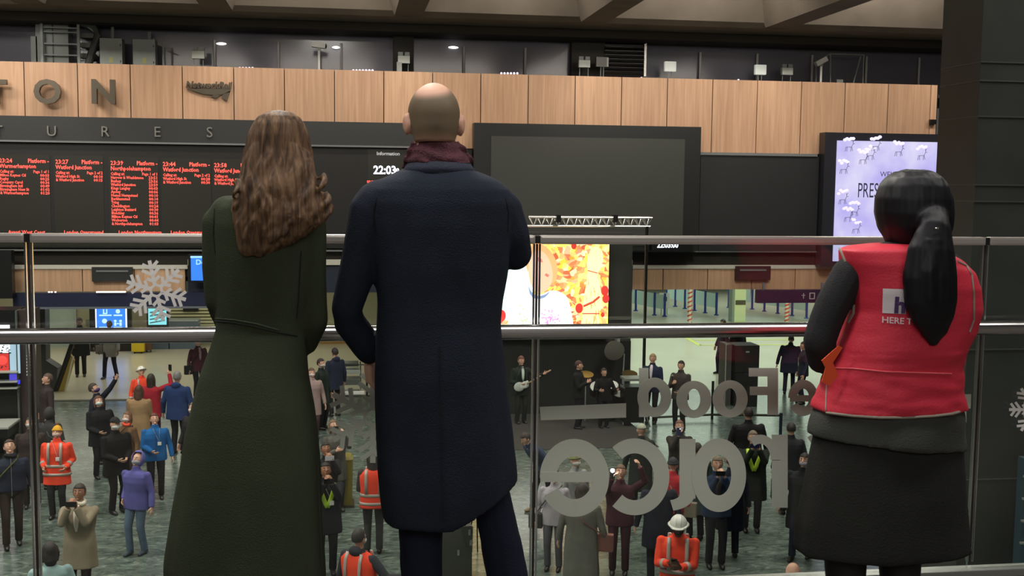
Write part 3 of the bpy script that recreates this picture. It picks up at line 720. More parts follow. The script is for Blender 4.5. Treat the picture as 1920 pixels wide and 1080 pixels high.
obj('body', box(bmesh.new(), p.x - .26, p.x + .26, p.y, p.y + .5, FZ, FZ + 2.0, .02), mat('cabinet_cream', (196, 206, 158), .5), t, world=True)
obj('slot', B(p.x - .22, p.x + .24, p.y - .02, p.y, FZ + .78, FZ + .98), mat('slot_green', (48, 66, 40), .5), t, world=True)
obj('top_cap', B(p.x - .27, p.x + .27, p.y - .02, p.y + .5, FZ + 1.96, FZ + 2.02), GREYM, t, world=True)
obj('side_panel', B(p.x - .36, p.x - .265, p.y + .02, p.y + .5, FZ, FZ + 2.0), mat('cabinet_side', (120, 136, 122), .5), t, world=True)
p = atZ(1257, 590); t = thing('notice_stand', 'white notice stand at the end of the front barrier row', 'sign', p)
obj('plate', box(bmesh.new(), p.x - .5, p.x - .02, p.y + .15, p.y + .18, FZ + .3, FZ + 1.0), WHITE, t, world=True)
obj('print', B(p.x - .32, p.x - .14, p.y + .13, p.y + .15, FZ + .62, FZ + .82), mat('print_grey', (60, 84, 80), .5), t, world=True)
for s in (-.4, -.12): obj('leg', tube(bmesh.new(), [(p.x + s, p.y + .17, FZ), (p.x + s, p.y + .17, FZ + .32)], .02, 6), GREYM, t, world=True)
# yellow floor lines
for k, (a, b2) in enumerate((((1285, 632), (1312, 648)), ((1312, 647), (1480, 646)), ((1300, 638), (1480, 637)))):
    A, Bp = atZ(*a), atZ(*b2); bm = bmesh.new(); d = (Bp - A).normalized(); n_ = Vector((-d.y, d.x, 0)) * .09
    f = [bm.verts.new(v + Vector((0, 0, .004))) for v in (A + n_, A - n_, Bp - n_, Bp + n_)]; bm.faces.new(f)
    structure('trim_%d' % (20 + k), bm, mat('line_yellow', (196, 198, 96), .5))

# ------------------------------------------------------------------ stage
YT = 28.6
t = thing('stage_backdrop', 'tall dark grey masking wall behind the band, holding the picture screen', 'backdrop', atZ(1060, 775))
X0, X1 = atY(775, 600, YT).x, atY(1184, 560, YT).x
obj('masking', B(X0, X1, YT, YT + .35, FZ, atY(1100, 436, YT).z), mat('masking_grey', (62, 62, 58), .75), t, world=True)
obj('black_skirt', B(X0, X1 - .0, YT - .04, YT, FZ, atY(1060, 640, YT).z), mat('black_drape', (24, 26, 27), .8, var=.3, vscale=2), t, world=True)
obj('base_rail', B(atY(1140, 595, YT).x, X1, YT - .05, YT - .001, atY(1160, 599, YT).z, atY(1160, 593, YT).z), mat('masking_edge', (92, 92, 84), .6), t, world=True)
# picture shown on the screen: a child in white among autumn leaves, generic shapes
sc = thing('picture_screen', 'large bright screen showing child in white and straw figure among autumn leaves', 'screen', atY(1000, 632, YT - .2))
def picture_mat():
    m = bpy.data.materials.new('autumn_picture'); m.use_nodes = True; nt = m.node_tree; b = nt.nodes['Principled BSDF']
    b.inputs['Base Color'].default_value = (.02, .02, .02, 1)
    tc = nt.nodes.new('ShaderNodeTexCoord'); v = nt.nodes.new('ShaderNodeTexVoronoi'); v.inputs['Scale'].default_value = 15
    n0 = nt.nodes.new('ShaderNodeTexNoise'); n0.inputs['Scale'].default_value = 4; n0.inputs['Detail'].default_value = 6
    mx = nt.nodes.new('ShaderNodeMix'); mx.data_type = 'VECTOR'; mx.inputs[0].default_value = .35
    nt.links.new(tc.outputs['Object'], mx.inputs[4]); nt.links.new(n0.outputs['Color'], mx.inputs[5]); nt.links.new(mx.outputs[1], v.inputs['Vector'])
    sp = nt.nodes.new('ShaderNodeSeparateColor'); nt.links.new(v.outputs['Color'], sp.inputs[0])
    r = nt.nodes.new('ShaderNodeValToRGB'); r.color_ramp.interpolation = 'LINEAR'; e = r.color_ramp.elements
    e[0].position = 0; e[0].color = rgb((196, 84, 52)); e[1].position = 1; e[1].color = rgb((255, 246, 190))
    for p_, c in ((.2, (244, 176, 110)), (.38, (252, 226, 96)), (.55, (250, 206, 140)), (.7, (222, 208, 60)), (.82, (214, 96, 66))): k = e.new(p_); k.color = rgb(c)
    nt.links.new(sp.outputs[0], r.inputs[0]); nt.links.new(r.outputs[0], b.inputs['Emission Color']); b.inputs['Emission Strength'].default_value = 1.9
    return m
YQ = YT - .25
obj('casing', PB(832, 449, 1143, 635, YQ + .03, .2), BLACK2, sc, world=True)
obj('lit_background', PB(836, 452, 1141, 632, YQ, .03), picture_mat(), sc, world=True)
def flatshape(pts, Y, d=.006): return poly(bmesh.new(), pts, Y, d)
def sm(pts, it=2):
    for _ in range(it):
        o = []
        for i in range(len(pts)):
            a, b = pts[i], pts[(i + 1) % len(pts)]
            o += [(a[0] * .75 + b[0] * .25, a[1] * .75 + b[1] * .25), (a[0] * .25 + b[0] * .75, a[1] * .25 + b[1] * .75)]
        pts = o
    return pts
obj('pale_glow', flatshape(sm([(940, 505), (985, 500), (1000, 470), (1010, 440), (1000, 600), (930, 605)]), YQ - .006), glow('pic_cyanwhite', (225, 250, 244), 1.35), sc, world=True)
obj('hair', flatshape(sm([(985, 500), (984, 470), (1000, 455), (1018, 457), (1040, 478), (1047, 510), (1040, 535), (1020, 520), (1004, 470), (996, 520)]), YQ - .012), glow('pic_hair', (246, 176, 120), 1.2), sc, world=True)
obj('face', flatshape(sm([(990, 490), (1000, 470), (1020, 470), (1034, 495), (1038, 525), (1024, 548), (1006, 549), (992, 530)]), YQ - .018), glow('pic_skin', (255, 190, 160), 1.25), sc, world=True)
for q in (((1008, 482), (1016, 486), (1018, 492), (1009, 490)), ((1024, 512), (1030, 516), (1027, 520), (1021, 516))): obj('face_mark', flatshape(list(q), YQ - .024), glow('pic_mark', (214, 130, 116), 1.0), sc, world=True)
obj('white_coat', flatshape(sm([(952, 632), (954, 580), (962, 558), (990, 545), (1010, 556), (1034, 542), (1062, 552), (1070, 575), (1078, 632)]), YQ - .02), glow('pic_white', (255, 250, 252), 1.6), sc, world=True)
obj('collar', flatshape(sm([(990, 533), (996, 548), (1010, 556), (1028, 550), (1036, 536), (1026, 556), (1010, 562), (994, 556)], 1), YQ - .026), glow('pic_collar', (140, 158, 200), 1.0), sc, world=True)
bm = bmesh.new(); rnd = random.Random(5)
for k in range(46):
    x, y = rnd.gauss(1030, 8), rnd.gauss(598, 7)
    if y < 630: ball(bm, atY(x, y, YQ - .03), (.03, .004, .02), 6)
obj('pink_print', bm, glow('pic_pink', (240, 150, 214), 1.2), sc, world=True)
bm = bmesh.new()
for k in range(16):
    x, y = rnd.gauss(982, 5), rnd.gauss(598, 8); ball(bm, atY(x, y, YQ - .03), (.025, .004, .02), 6)
obj('green_print', bm, glow('pic_green', (190, 224, 150), 1.1), sc, world=True)
obj('straw_figure', flatshape(sm([(1106, 470), (1112, 462), (1120, 462), (1128, 468), (1132, 480), (1126, 505), (1120, 512), (1126, 540), (1130, 575), (1122, 588), (1130, 632), (1086, 632), (1092, 590), (1094, 560), (1100, 530), (1102, 508), (1100, 490)], 1), YQ - .02), glow('pic_straw', (255, 232, 176), 1.35), sc, world=True)
bm = bmesh.new()
tube(bm, [atY(1094, 574, YQ - .03), atY(1112, 566, YQ - .03), atY(1124, 556, YQ - .03)], .03, 5); tube(bm, [atY(1102, 507, YQ - .03), atY(1120, 512, YQ - .03)], .012, 5); tube(bm, [atY(1092, 588, YQ - .03), atY(1124, 588, YQ - .03)], .014, 5)
obj('straw_ties', bm, glow('pic_red', (206, 74, 50), .9), sc, world=True)
bm = bmesh.new()
for k in range(26):
    x = rnd.uniform(1094, 1124); y = rnd.uniform(515, 620); tube(bm, [atY(x, y, YQ - .028), atY(x + rnd.uniform(-2, 2), y + 10, YQ - .028)], .008, 4)
obj('straw_strands', bm, glow('pic_strand', (236, 166, 84), 1.0), sc, world=True)
bm = bmesh.new()
for (x, y, r_) in ((1076, 461, .07), (1134, 545, .1), (1136, 560, .09), (940, 592, .12), (1086, 578, .1), (1130, 590, .05), (935, 600, .1)): ball(bm, atY(x, y, YQ - .012), (r_, .006, r_ * 1.3), 12)
obj('red_leaves', bm, glow('pic_redleaf', (220, 60, 56), 1.1), sc, world=True)
# truss on a tower
YR = 27.4
t = thing('lighting_truss', 'silver triangular lighting truss above the band, carried by black poles', 'truss', atZ(1213, 800))
bm = bmesh.new()
A0, A1, C0, C1 = atY(995, 407, YR), atY(1223, 408.5, YR), atY(994, 424, YR), atY(1222, 425, YR)
TS = mat('truss_alu', (214, 214, 210), .35, metal=.8)
for off in (0, .28):
    obj('top_chord', tube(bmesh.new(), [A0 + Vector((0, off, 0)), A1 + Vector((0, off, 0))], .026, 8), TS, t, world=True)
obj('lower_chord', tube(bmesh.new(), [C0 + Vector((0, .14, 0)), C1 + Vector((0, .14, 0))], .026, 8), TS, t, world=True)
n = 15
for k in range(n):
    a = A0.lerp(A1, k / n); b2 = A0.lerp(A1, (k + 1) / n); c_ = C0.lerp(C1, (k + .5) / n) + Vector((0, .14, 0))
    tube(bm, [a, c_, b2], .012, 5, caps=False); tube(bm, [a + Vector((0, .28, 0)), c_, b2 + Vector((0, .28, 0))], .012, 5, caps=False)
obj('lacing', bm, TS, t, world=True)
for px in (1048, 1155): obj('clamp', PB(px - 4, 403, px + 4, 417, YR - .06, .2), BLACK2, t, world=True)
p = atY(1213, 425, YR + .14)
obj('tower_pole', tube(bmesh.new(), [(p.x, YR + .14, FZ), (p.x, YR + .14, p.z)], .042, 8), BLACK2, t, world=True)
q = atY(840, 425, YR + .14)
obj('tower_pole', tube(bmesh.new(), [(q.x, YR + .14, FZ), (q.x, YR + .14, q.z)], .042, 8), BLACK2, t, world=True)
obj('rear_chord', tube(bmesh.new(), [(q.x, YR + .14, q.z - .02), C0 + Vector((0, .14, 0))], .026, 8), TS, t, world=True)
a_, b_s, c_s = atZ(780, 845), atZ(1235, 838), atZ(1215, 772)
structure('floor_stage', B(a_.x, b_s.x, b_s.y, YT - .06, FZ, FZ + .012), mat('carpet_charcoal', (52, 52, 48), .9, bump=.3, bscale=60))
# PA stack and stage gear
p = atZ(1398, 763); t = thing('speaker_stack', 'tall black loudspeaker stack at the right of the band', 'speaker', p)
X0, X1 = atY(1378, 700, p.y).x, atY(1423, 700, p.y).x; hS = atY(1400, 648, p.y).z
obj('cabinet', box(bmesh.new(), X0, X1, p.y, p.y + .7, FZ + .95, hS, .015), mat('speaker_black', (22, 23, 22), .6), t, world=True)
obj('sub_cabinet', box(bmesh.new(), X0 + .02, X1 - .02, p.y, p.y + .7, FZ, FZ + .94, .015), mat('speaker_black', (22, 23, 22), .6), t, world=True)
obj('handle', B((X0 + X1) / 2 - .05, (X0 + X1) / 2 + .05, p.y - .01, p.y, FZ + 1.5, FZ + 1.54), GREYM, t, world=True)
t = thing('equipment_case', 'narrow grey-brown flight case leaning next to the loudspeaker stack', 'case', atZ(1368, 765))
obj('case_body', B(atY(1361, 700, p.y + .2).x, atY(1371, 700, p.y + .2).x, p.y + .2, p.y + .8, FZ, atY(1369, 646, p.y + .2).z), mat('case_grey', (74, 70, 68), .6), t, world=True)
obj('metal_edge', B(atY(1360, 700, p.y + .2).x, atY(1362, 700, p.y + .2).x, p.y + .18, p.y + .22, FZ, atY(1369, 646, p.y + .2).z), STEEL, t, world=True)
p = atZ(1191, 800); t = thing('keyboard_rack', 'dark equipment rack with silver keyboard on top beside the backdrop', 'rack', p)
obj('cabinet', B(p.x - .28, p.x + .2, p.y, p.y + .5, FZ + .1, FZ + 1.0), BLACK2, t, world=True)
obj('keyboard', box(bmesh.new(), p.x - .3, p.x + .24, p.y - .05, p.y + .45, FZ + 1.16, FZ + 1.22, .01), mat('key_silver', (120, 126, 120), .4), t, world=True)
for s in (-.26, .18): obj('leg', tube(bmesh.new(), [(p.x + s, p.y + .2, FZ), (p.x + s, p.y + .2, FZ + 1.18)], .02, 6), GREYM, t, world=True)
obj('cables', tube(bmesh.new(), [(p.x + .1, p.y - .02, FZ + 1.1), (p.x + .2, p.y - .1, FZ + .9), (p.x + .18, p.y - .06, FZ + .5), (p.x + .3, p.y - .3, FZ + .05)], .02, 6), mat('cable_green', (70, 80, 72), .6), t, world=True)
p = atZ(1164, 778); t = thing('microphone_stand', 'thin silver stand at right end of the dark stage', 'stand', p)
obj('tube', tube(bmesh.new(), [p, p + Vector((.06, 0, 1.62))], .018, 6), GREYM, t, world=True)
obj('foot', tube(bmesh.new(), [p, p + Vector((0, 0, .03))], .14, 12), BLACK2, t, world=True)
# drum kit
p = atZ(1138, 790); t = thing('drum_kit', 'small drum kit with white heads on dark stage', 'drums', p)
for i, (dx, dz, r_, rot) in enumerate(((-.28, .82, .19, .7), (.1, .86, .17, .5), (.34, .6, .2, .25))):
    for nm, hh, rr, mm, dy in (('drum_shell', .2, r_, mat('drum_black', (26, 26, 28), .3), 0), ('drum_head', .012, r_ * .97, mat('drum_head', (208, 210, 204), .5), .11)):
        bm = tube(bmesh.new(), [(0, 0, -hh / 2), (0, 0, hh / 2)], rr, 20); bm.transform(Matrix.Translation(p + Vector((dx, 0, dz))) @ Matrix.Rotation(rot, 4, 'X') @ Matrix.Translation((0, 0, dy)))
        obj(nm, bm, mm, t, world=True)
bm = tube(bmesh.new(), [(0, -.2, 0), (0, .2, 0)], .27, 24); bm.transform(Matrix.Translation(p + Vector((.02, .1, .28)))); obj('bass_drum', bm, mat('drum_black', (26, 26, 28), .3), t, world=True)
for dx in (-.55, .6):
    obj('cymbal_stand', tube(bmesh.new(), [p + Vector((dx, .1, 0)), p + Vector((dx, .1, 1.2))], .014, 6), GREYM, t, world=True)
    bm = tube(bmesh.new(), [(0, 0, 0), (0, 0, .012)], .2, 20); bm.transform(Matrix.Translation(p + Vector((dx, .1, 1.2))) @ Matrix.Rotation(.3, 4, 'X')); obj('cymbal', bm, mat('cymbal_brass', (150, 130, 80), .3, metal=.9), t, world=True)
p = atY(1150, 652, 28.1); t = thing('stage_lamp', 'silver reflector lamp hung on the dark backdrop above the drummer', 'lamp', p)
bm = tube(bmesh.new(), [(0, .2, 0), (0, .05, -.02), (0, -.12, -.06)], [.1, .2, .27], 16); bm.transform(Matrix.Translation(p)); obj('reflector', bm, mat('reflector', (150, 146, 140), .3, metal=.7), t, world=True)
obj('bracket', B(p.x + .14, p.x + .2, p.y + .1, YT - .045, p.z - .25, p.z + .25), GREYM, t, world=True)
obj('lens', ball(bmesh.new(), p + Vector((-.05, -.12, .1)), (.04, .02, .03)), glow('lens_white', (255, 250, 240), 2), t, world=True)
# crowd barrier
p0, p1, p2 = atZ(1335, 786), atZ(1463, 822), atZ(1225, 790)
t = thing('crowd_barrier', 'low black tape barrier with two posts before the band', 'barrier', p1)
obj('post', tube(bmesh.new(), [p0, p0 + Vector((0, 0, 1.0))], .035, 8), BLACK2, t, world=True)
obj('post', tube(bmesh.new(), [p1, p1 + Vector((0, 0, .62))], .04, 8), mat('post_navy', (22, 26, 48), .5), t, world=True)
obj('post', tube(bmesh.new(), [p2, p2 + Vector((0, 0, .62))], .035, 8), BLACK2, t, world=True)
obj('tape', tube(bmesh.new(), [p2 + Vector((0, 0, .1)), p0 + Vector((0, 0, .12)), p1 + Vector((0, 0, .56))], .03, 6), mat('tape_olive', (44, 48, 34), .6), t, world=True)
# mixing desk trolley on the left between the two figures
p = atZ(662, 765); t = thing('equipment_trolley', 'silver trolley of stacked sound equipment between green and navy coats', 'trolley', p)
for z, w_, c, hh in ((.32, .62, (150, 156, 150), .1), (.62, .6, (96, 102, 98), .16), (.92, .6, (170, 176, 170), .1), (1.12, .5, (60, 64, 62), .08)):
    obj('equipment_tray', box(bmesh.new(), p.x - w_ / 2 - .1, p.x + w_ / 2 - .1, p.y, p.y + .5, FZ + z, FZ + z + hh, .01), mat('tray', c, .35, metal=.4), t, world=True)
for sx in (-.4, .2):
    for sy in (.02, .46): obj('leg', tube(bmesh.new(), [(p.x + sx, p.y + sy, FZ + .08), (p.x + sx, p.y + sy, FZ + 1.18)], .018, 6), STEEL, t, world=True); obj('wheel', wheel(bmesh.new(), (p.x + sx, p.y + sy, FZ + .05), .05, .03), BLACK2, t, world=True)
obj('white_sheet', box(bmesh.new(), p.x - .44, p.x + .3, p.y - .12, p.y - .01, FZ + .38, FZ + .46, .01), WHITE, t, world=True)
p = atZ(688, 745); t = thing('cable_post', 'thin black queue post with strap behind the trolley', 'post', p)
obj('post', tube(bmesh.new(), [p, p + Vector((0, 0, .95))], .03, 8), BLACK2, t, world=True)
obj('strap', tube(bmesh.new(), [p + Vector((-1.1, 0, .93)), p + Vector((0, 0, .93))], .02, 6), BLACK2, t, world=True)
obj('post', tube(bmesh.new(), [p + Vector((-1.1, 0, 0)), p + Vector((-1.1, 0, .95))], .03, 8), BLACK2, t, world=True)
# yellow wheelie bin
p = atZ(640, 955); t = thing('litter_bin', 'olive yellow litter bin standing left of the woman in orange vest', 'bin', p)
bm = bmesh.new(); loft(bm, [(FZ, p.x, p.y + .3, .2, .2), (FZ + .9, p.x, p.y + .3, .22, .22), (FZ + .95, p.x, p.y + .3, .18, .18)], n=24, p=6)
obj('body', bm, mat('bin_olive', (128, 116, 40), .5, var=.15), t, world=True)
obj('base', box(bmesh.new(), p.x - .22, p.x + .24, p.y + .07, p.y + .53, FZ - .0, FZ + .05), mat('bin_base', (60, 52, 30), .6), t, world=True)
# flight case seen between the man's legs
p = atZ(856, 1092); t = thing('flight_case', 'dark grey flight case with silver catches, seen between the navy trouser legs', 'case', p)
bm = box(bmesh.new(), -.24, .24, 0, .4, 0, .86, .012); T0 = Matrix.Translation(p) @ Matrix.Rotation(.12, 4, 'Z'); bm.transform(T0)
obj('case_body', bm, mat('case_dark', (64, 66, 60), .6, var=.15), t, world=True)
for dx, dz in ((.02, .42), (.19, .72), (.21, .56)):
    bm = box(bmesh.new(), dx - .015, dx + .02, -.015, 0, dz, dz + .09, .004); bm.transform(T0); obj('catch', bm, STEEL, t, world=True)
bm = tube(bmesh.new(), [(.235, -.01, .45), (.245, -.01, .85)], .008, 5); bm.transform(T0); obj('trim_edge', bm, STEEL, t, world=True)
p = atZ(893, 1045); t = thing('tripod', 'thin dark tripod right of the flight case', 'tripod', p)
for dx, dy in ((-.22, -.1), (.2, -.12), (.05, .25)): obj('leg', tube(bmesh.new(), [p + Vector((dx, dy, 0)), p + Vector((0, 0, .95))], .012, 6), BLACK2, t, world=True)
obj('column', tube(bmesh.new(), [p + Vector((0, 0, .9)), p + Vector((0, 0, 1.35))], .015, 6), BLACK2, t, world=True)
obj('head', ball(bmesh.new(), p + Vector((0, 0, 1.37)), .04), BLACK2, t, world=True)
# teal lit shop strip beyond the pillar at the right edge
t = thing('lit_shopfront', 'thin teal lit shopfront strip at far right edge beyond pillar', 'shopfront', atY(1918, 1060, 9.8))
p = atY(1915, 960, 9.8); bz = atY(1918, 860, 9.8).z
obj('lit_face', B(p.x, p.x + .5, 9.78, 9.9, FZ, bz), glow('teal_strip', (40, 60, 66), .25), t, world=True)
for k in range(4): obj('shelf', B(p.x - .01, p.x + .51, 9.76, 9.79, bz - .18 - .22 * k, bz - .16 - .22 * k), mat('shelf_pale', (170, 172, 165), .4), t, world=True)

# ------------------------------------------------------------------ balustrade
YG = 4.2
def glass_mat():
    m = bpy.data.materials.new('clear_glass'); m.use_nodes = True; nt = m.node_tree; nt.nodes.clear()
    o = nt.nodes.new('ShaderNodeOutputMaterial'); mix = nt.nodes.new('ShaderNodeMixShader'); tr = nt.nodes.new('ShaderNodeBsdfTransparent'); gl = nt.nodes.new('ShaderNodeBsdfGlossy')
    fr = nt.nodes.new('ShaderNodeFresnel'); fr.inputs['IOR'].default_value = 1.45
    tr.inputs[0].default_value = (.93, .955, .94, 1); gl.inputs['Roughness'].default_value = .03
    nt.links.new(fr.outputs[0], mix.inputs[0]); nt.links.new(tr.outputs[0], mix.inputs[1]); nt.links.new(gl.outputs[0], mix.inputs[2]); nt.links.new(mix.outputs[0], o.inputs[0])
    return m
GLASS = glass_mat()
bal = thing('balustrade', 'glass balustrade with steel handrail and cap rail across the balcony', 'balustrade', (0.8, YG, 0))
zc1 = atY(900, 440.5, YG).z; zc0 = atY(900, 457, YG).z; zk = atY(1700, 1070, YG).z
jx = [-3.6, atY(62, 760, YG).x, atY(1003, 760, YG).x, atY(1832, 760, YG).x, 4.9]
EDGE = mat('glass_edge', (150, 190, 178), .2, emit=0)
EDGEG = mat('polished_edge', (186, 190, 188), .15, metal=.9)
for i in range(4):
    a, b2 = jx[i] + .011, jx[i + 1] - .011
    # flat pane, single sided thickness represented by its two polished edges
    obj('glass_pane', B(a, b2, YG - .006, YG + .006, .03, zc0 + .008), GLASS, bal, world=True)
    for x in (a, b2): obj('pane_edge', B(x - .003, x + .003, YG - .0075, YG + .0075, .06, zc0), EDGEG, bal, world=True)
    obj('cap_rail', box(bmesh.new(), a - .002, b2 + .002, YG - .022, YG + .022, zc0, zc1, .009), mat('satin_alu', (186, 180, 174), .3, metal=.55), bal, world=True)
for i in (1, 2, 3): obj('joint_sleeve', B(jx[i] - .009, jx[i] + .009, YG - .018, YG + .018, zc0 + .002, zc1 - .002), BLACK2, bal, world=True); obj('joint_gasket', B(jx[i] - .004, jx[i] + .004, YG - .005, YG + .005, .06, zc0), mat('gasket', (48, 40, 38), .5), bal, world=True)
obj('base_rail', box(bmesh.new(), -3.6, 4.9, YG - .035, YG + .035, 0, zk, .004), mat('base_alu', (168, 172, 166), .35, metal=.6), bal, world=True)
YHR = 4.10
pl, pr_ = atY(5, 632, YHR), atY(1900, 614, YHR)
zh = atY(960, 622.5, YHR).z
obj('handrail', tube(bmesh.new(), [(-3.6, YHR, zh), (4.9, YHR, zh)], .0285, 24), STEEL, bal, world=True)
bal.children[-1].data.polygons.foreach_set('use_smooth', [True] * len(bal.children[-1].data.polygons))
for px in (480, 810, 1690): 
    X = atY(px, 622, YHR).x
    obj('rail_bracket', tube(bmesh.new(), [(X, YHR + .02, zh - .01), (X, YG - .005, zh - .04)], .012, 8), STEEL, bal, world=True)

# vinyl on the glass (read from the other side, so mirrored here)
VIN = mat('vinyl_grey', (205, 210, 196), .7)
VW = mat('vinyl_white', (250, 248, 244), .7)
YV = YG - .0075
def ring_arc(cx, cy, ro, rx_in, a0, a1, ryo=None, ryi=None, n=64):
    """elliptic ring segment in photo pixels, angles in degrees clockwise from +x"""
    ryo = ryo or ro; ryi = ryi or rx_in
    O, I = [], []
    for k in range(n + 1):
        a = math.radians(a0 + (a1 - a0) * k / n)
        O.append((cx + ro * math.cos(a), cy + ryo * math.sin(a))); I.append((cx + rx_in * math.cos(a), cy + ryi * math.sin(a)))
    return O, I
def ring_bm(bm, O, I, Y, d=.0012):
    def P(q, y): w_ = atY(q[0], q[1], Y); return bm.verts.new((w_.x, y, w_.z))
    fo = [P(q, Y) for q in O]; fi = [P(q, Y) for q in I]; bo = [bm.verts.new((v.co.x, Y + d, v.co.z)) for v in fo]; bi = [bm.verts.new((v.co.x, Y + d, v.co.z)) for v in fi]
    for k in range(len(O) - 1):
        for q in ((fo[k], fo[k+1], fi[k+1], fi[k]), (bo[k+1], bo[k], bi[k], bi[k+1]), (fo[k+1], fo[k], bo[k], bo[k+1]), (fi[k], fi[k+1], bi[k+1], bi[k])): bm.faces.new(q)
    return bm
def glyph(parts, lab=None):
    bm = bmesh.new()
    for k, pt in enumerate(parts):
        y = YV - .0009 * k
        if pt[0] == 'p': poly(bm, pt[1], y, .0007)
        else: ring_bm(bm, *ring_arc(*pt[1:]), y, .0007)
    bmesh.ops.recalc_face_normals(bm, faces=bm.faces[:])
    return bm
def letter(parts, parent): obj('letter', glyph(parts), VIN, parent, world=True)
def R4(x0, y0, x1, y1): return ('p', [(x0, y0), (x1, y0), (x1, y1), (x0, y1)])
vt = thing('window_lettering', 'mirrored grey vinyl word Food with part of The on the glass', 'lettering', atY(1370, 740, YV))
letter([R4(1198, 690, 1216, 782), ('r', 1227, 745, 32, 12, 0, 360, 37, 19)], vt)
letter([('r', 1301, 749, 33, 12, 0, 360, 35, 20)], vt)
letter([('r', 1369, 748, 33, 12, 0, 360, 35, 20)], vt)
letter([R4(1439, 690, 1459, 778), R4(1404, 690, 1440, 706), R4(1406, 725, 1440, 741)], vt)
letter([('r', 1506, 746, 28, 11, -180, 90, 34, 17), R4(1481, 741, 1520, 753), ('r', 1506, 746, 28, 11, 90, 150, 34, 17)], vt)
letter([R4(1542, 686, 1560, 776), ('r', 1570, 745, 26, 9, 180, 360, 34, 17), R4(1579, 745, 1596, 776)], vt)
letter([R4(1625, 688, 1643, 774), R4(1600, 688, 1668, 703)], vt)
vt2 = thing('window_lettering', 'mirrored large grey vinyl word Terrace on the lower glass', 'lettering', atY(1300, 890, YV))
letter([('r', 1077, 896, 65, 34, -180, 90, 73, 40), R4(1013, 885, 1112, 904), ('r', 1077, 896, 65, 34, 90, 152, 73, 40)], vt2)
letter([('r', 1190, 894, 65, 36, -130, 130, 72, 44)], vt2)
letter([R4(1274, 823, 1304, 935), ('r', 1348, 891, 51, 23, 0, 360, 69, 38), ('r', 1252, 928, 50, 22, 0, 78, 30, 10)], vt2)
letter([R4(1447, 815, 1477, 952), ('r', 1425, 862, 38, 20, -122, 0, 47, 30)], vt2)
letter([R4(1556, 813, 1586, 948), ('r', 1534, 860, 38, 20, -122, 0, 47, 30)], vt2)
letter([('r', 1660, 888, 62, 32, -180, 90, 70, 38), R4(1600, 878, 1694, 896), ('r', 1660, 888, 62, 32, 90, 152, 70, 38)], vt2)
letter([R4(1752, 790, 1780, 940), R4(1724, 768, 1812, 792)], vt2)
b1 = tag(obj('vinyl_rule', glyph([('p', [(1012, 763), (1174, 756), (1174, 783), (1014, 788)])]), VIN), 'grey vinyl bar on glass at the left end of the lettering', 'decal')
b2_ = tag(obj('vinyl_rule', glyph([('p', [(1690, 742), (1821, 739), (1820, 766), (1690, 768)])]), VIN), 'grey vinyl bar on glass just left of the right joint', 'decal')
def snowflake(cx, cy, r, rot, m, lab):
    bm = bmesh.new(); w_ = r * .06
    nb = [0]
    def bar(a, b2, wd):
        nb[0] += 1; YY_ = YV - .00012 * nb[0]
        dx, dy = b2[0] - a[0], b2[1] - a[1]; L = math.hypot(dx, dy); nx, ny = -dy / L * wd, dx / L * wd
        poly(bm, [(a[0] + nx, a[1] + ny), (b2[0] + nx, b2[1] + ny), (b2[0] - nx, b2[1] - ny), (a[0] - nx, a[1] - ny)], YY_, .0001)
    for k in range(6):
        a = math.radians(rot + 60 * k); u = (math.cos(a), -math.sin(a))
        P = lambda t_, s=0: (cx + r * (u[0] * t_ - u[1] * s), cy + r * (u[1] * t_ + u[0] * s))
        bar(P(.14), P(1), w_)
        for t0, ln in ((.3, .24), (.52, .36), (.74, .3)):
            for s in (-1, 1): bar(P(t0), P(t0 + ln * .62, s * ln * .85), w_ * .85)
        a2 = math.radians(rot + 60 * (k + 1)); u2 = (math.cos(a2), -math.sin(a2))
        bar((cx + r * .2 * u[0], cy + r * .2 * u[1]), (cx + r * .2 * u2[0], cy + r * .2 * u2[1]), w_ * .7)
    return tag(obj('snowflake_decal', bm, m), lab, 'decal', 'snowflakes on the glass')
snowflake(293, 545, 58, 43, VW, 'white snowflake sticker on the glass left of green coat')
snowflake(699, 782, 86, 30, VIN, 'snowflake sticker toned grey for backlight, half hidden behind the navy coat')  # backlight put into the colour: grey vinyl instead of white
snowflake(1938, 768, 46, 0, VW, 'white snowflake sticker cut by the right edge')

# ------------------------------------------------------------------ people
SKIN = mat('skin', (214, 166, 142), .5, bump=.05, var=.05, vscale=9)
SKIN2 = mat('skin_dark', (92, 62, 48), .5, bump=.05)
SKIN3 = mat('skin_brown', (160, 112, 86), .5, bump=.05)
MASKM = mat('mask_paper', (206, 214, 222), .7)
EYEW = mat('eye_white', (220, 218, 214), .3); EYED = mat('eye_dark', (34, 26, 22), .3)
LIP = mat('lip', (168, 100, 90), .5)
SHOE = mat('shoe_leather', (24, 22, 22), .4)

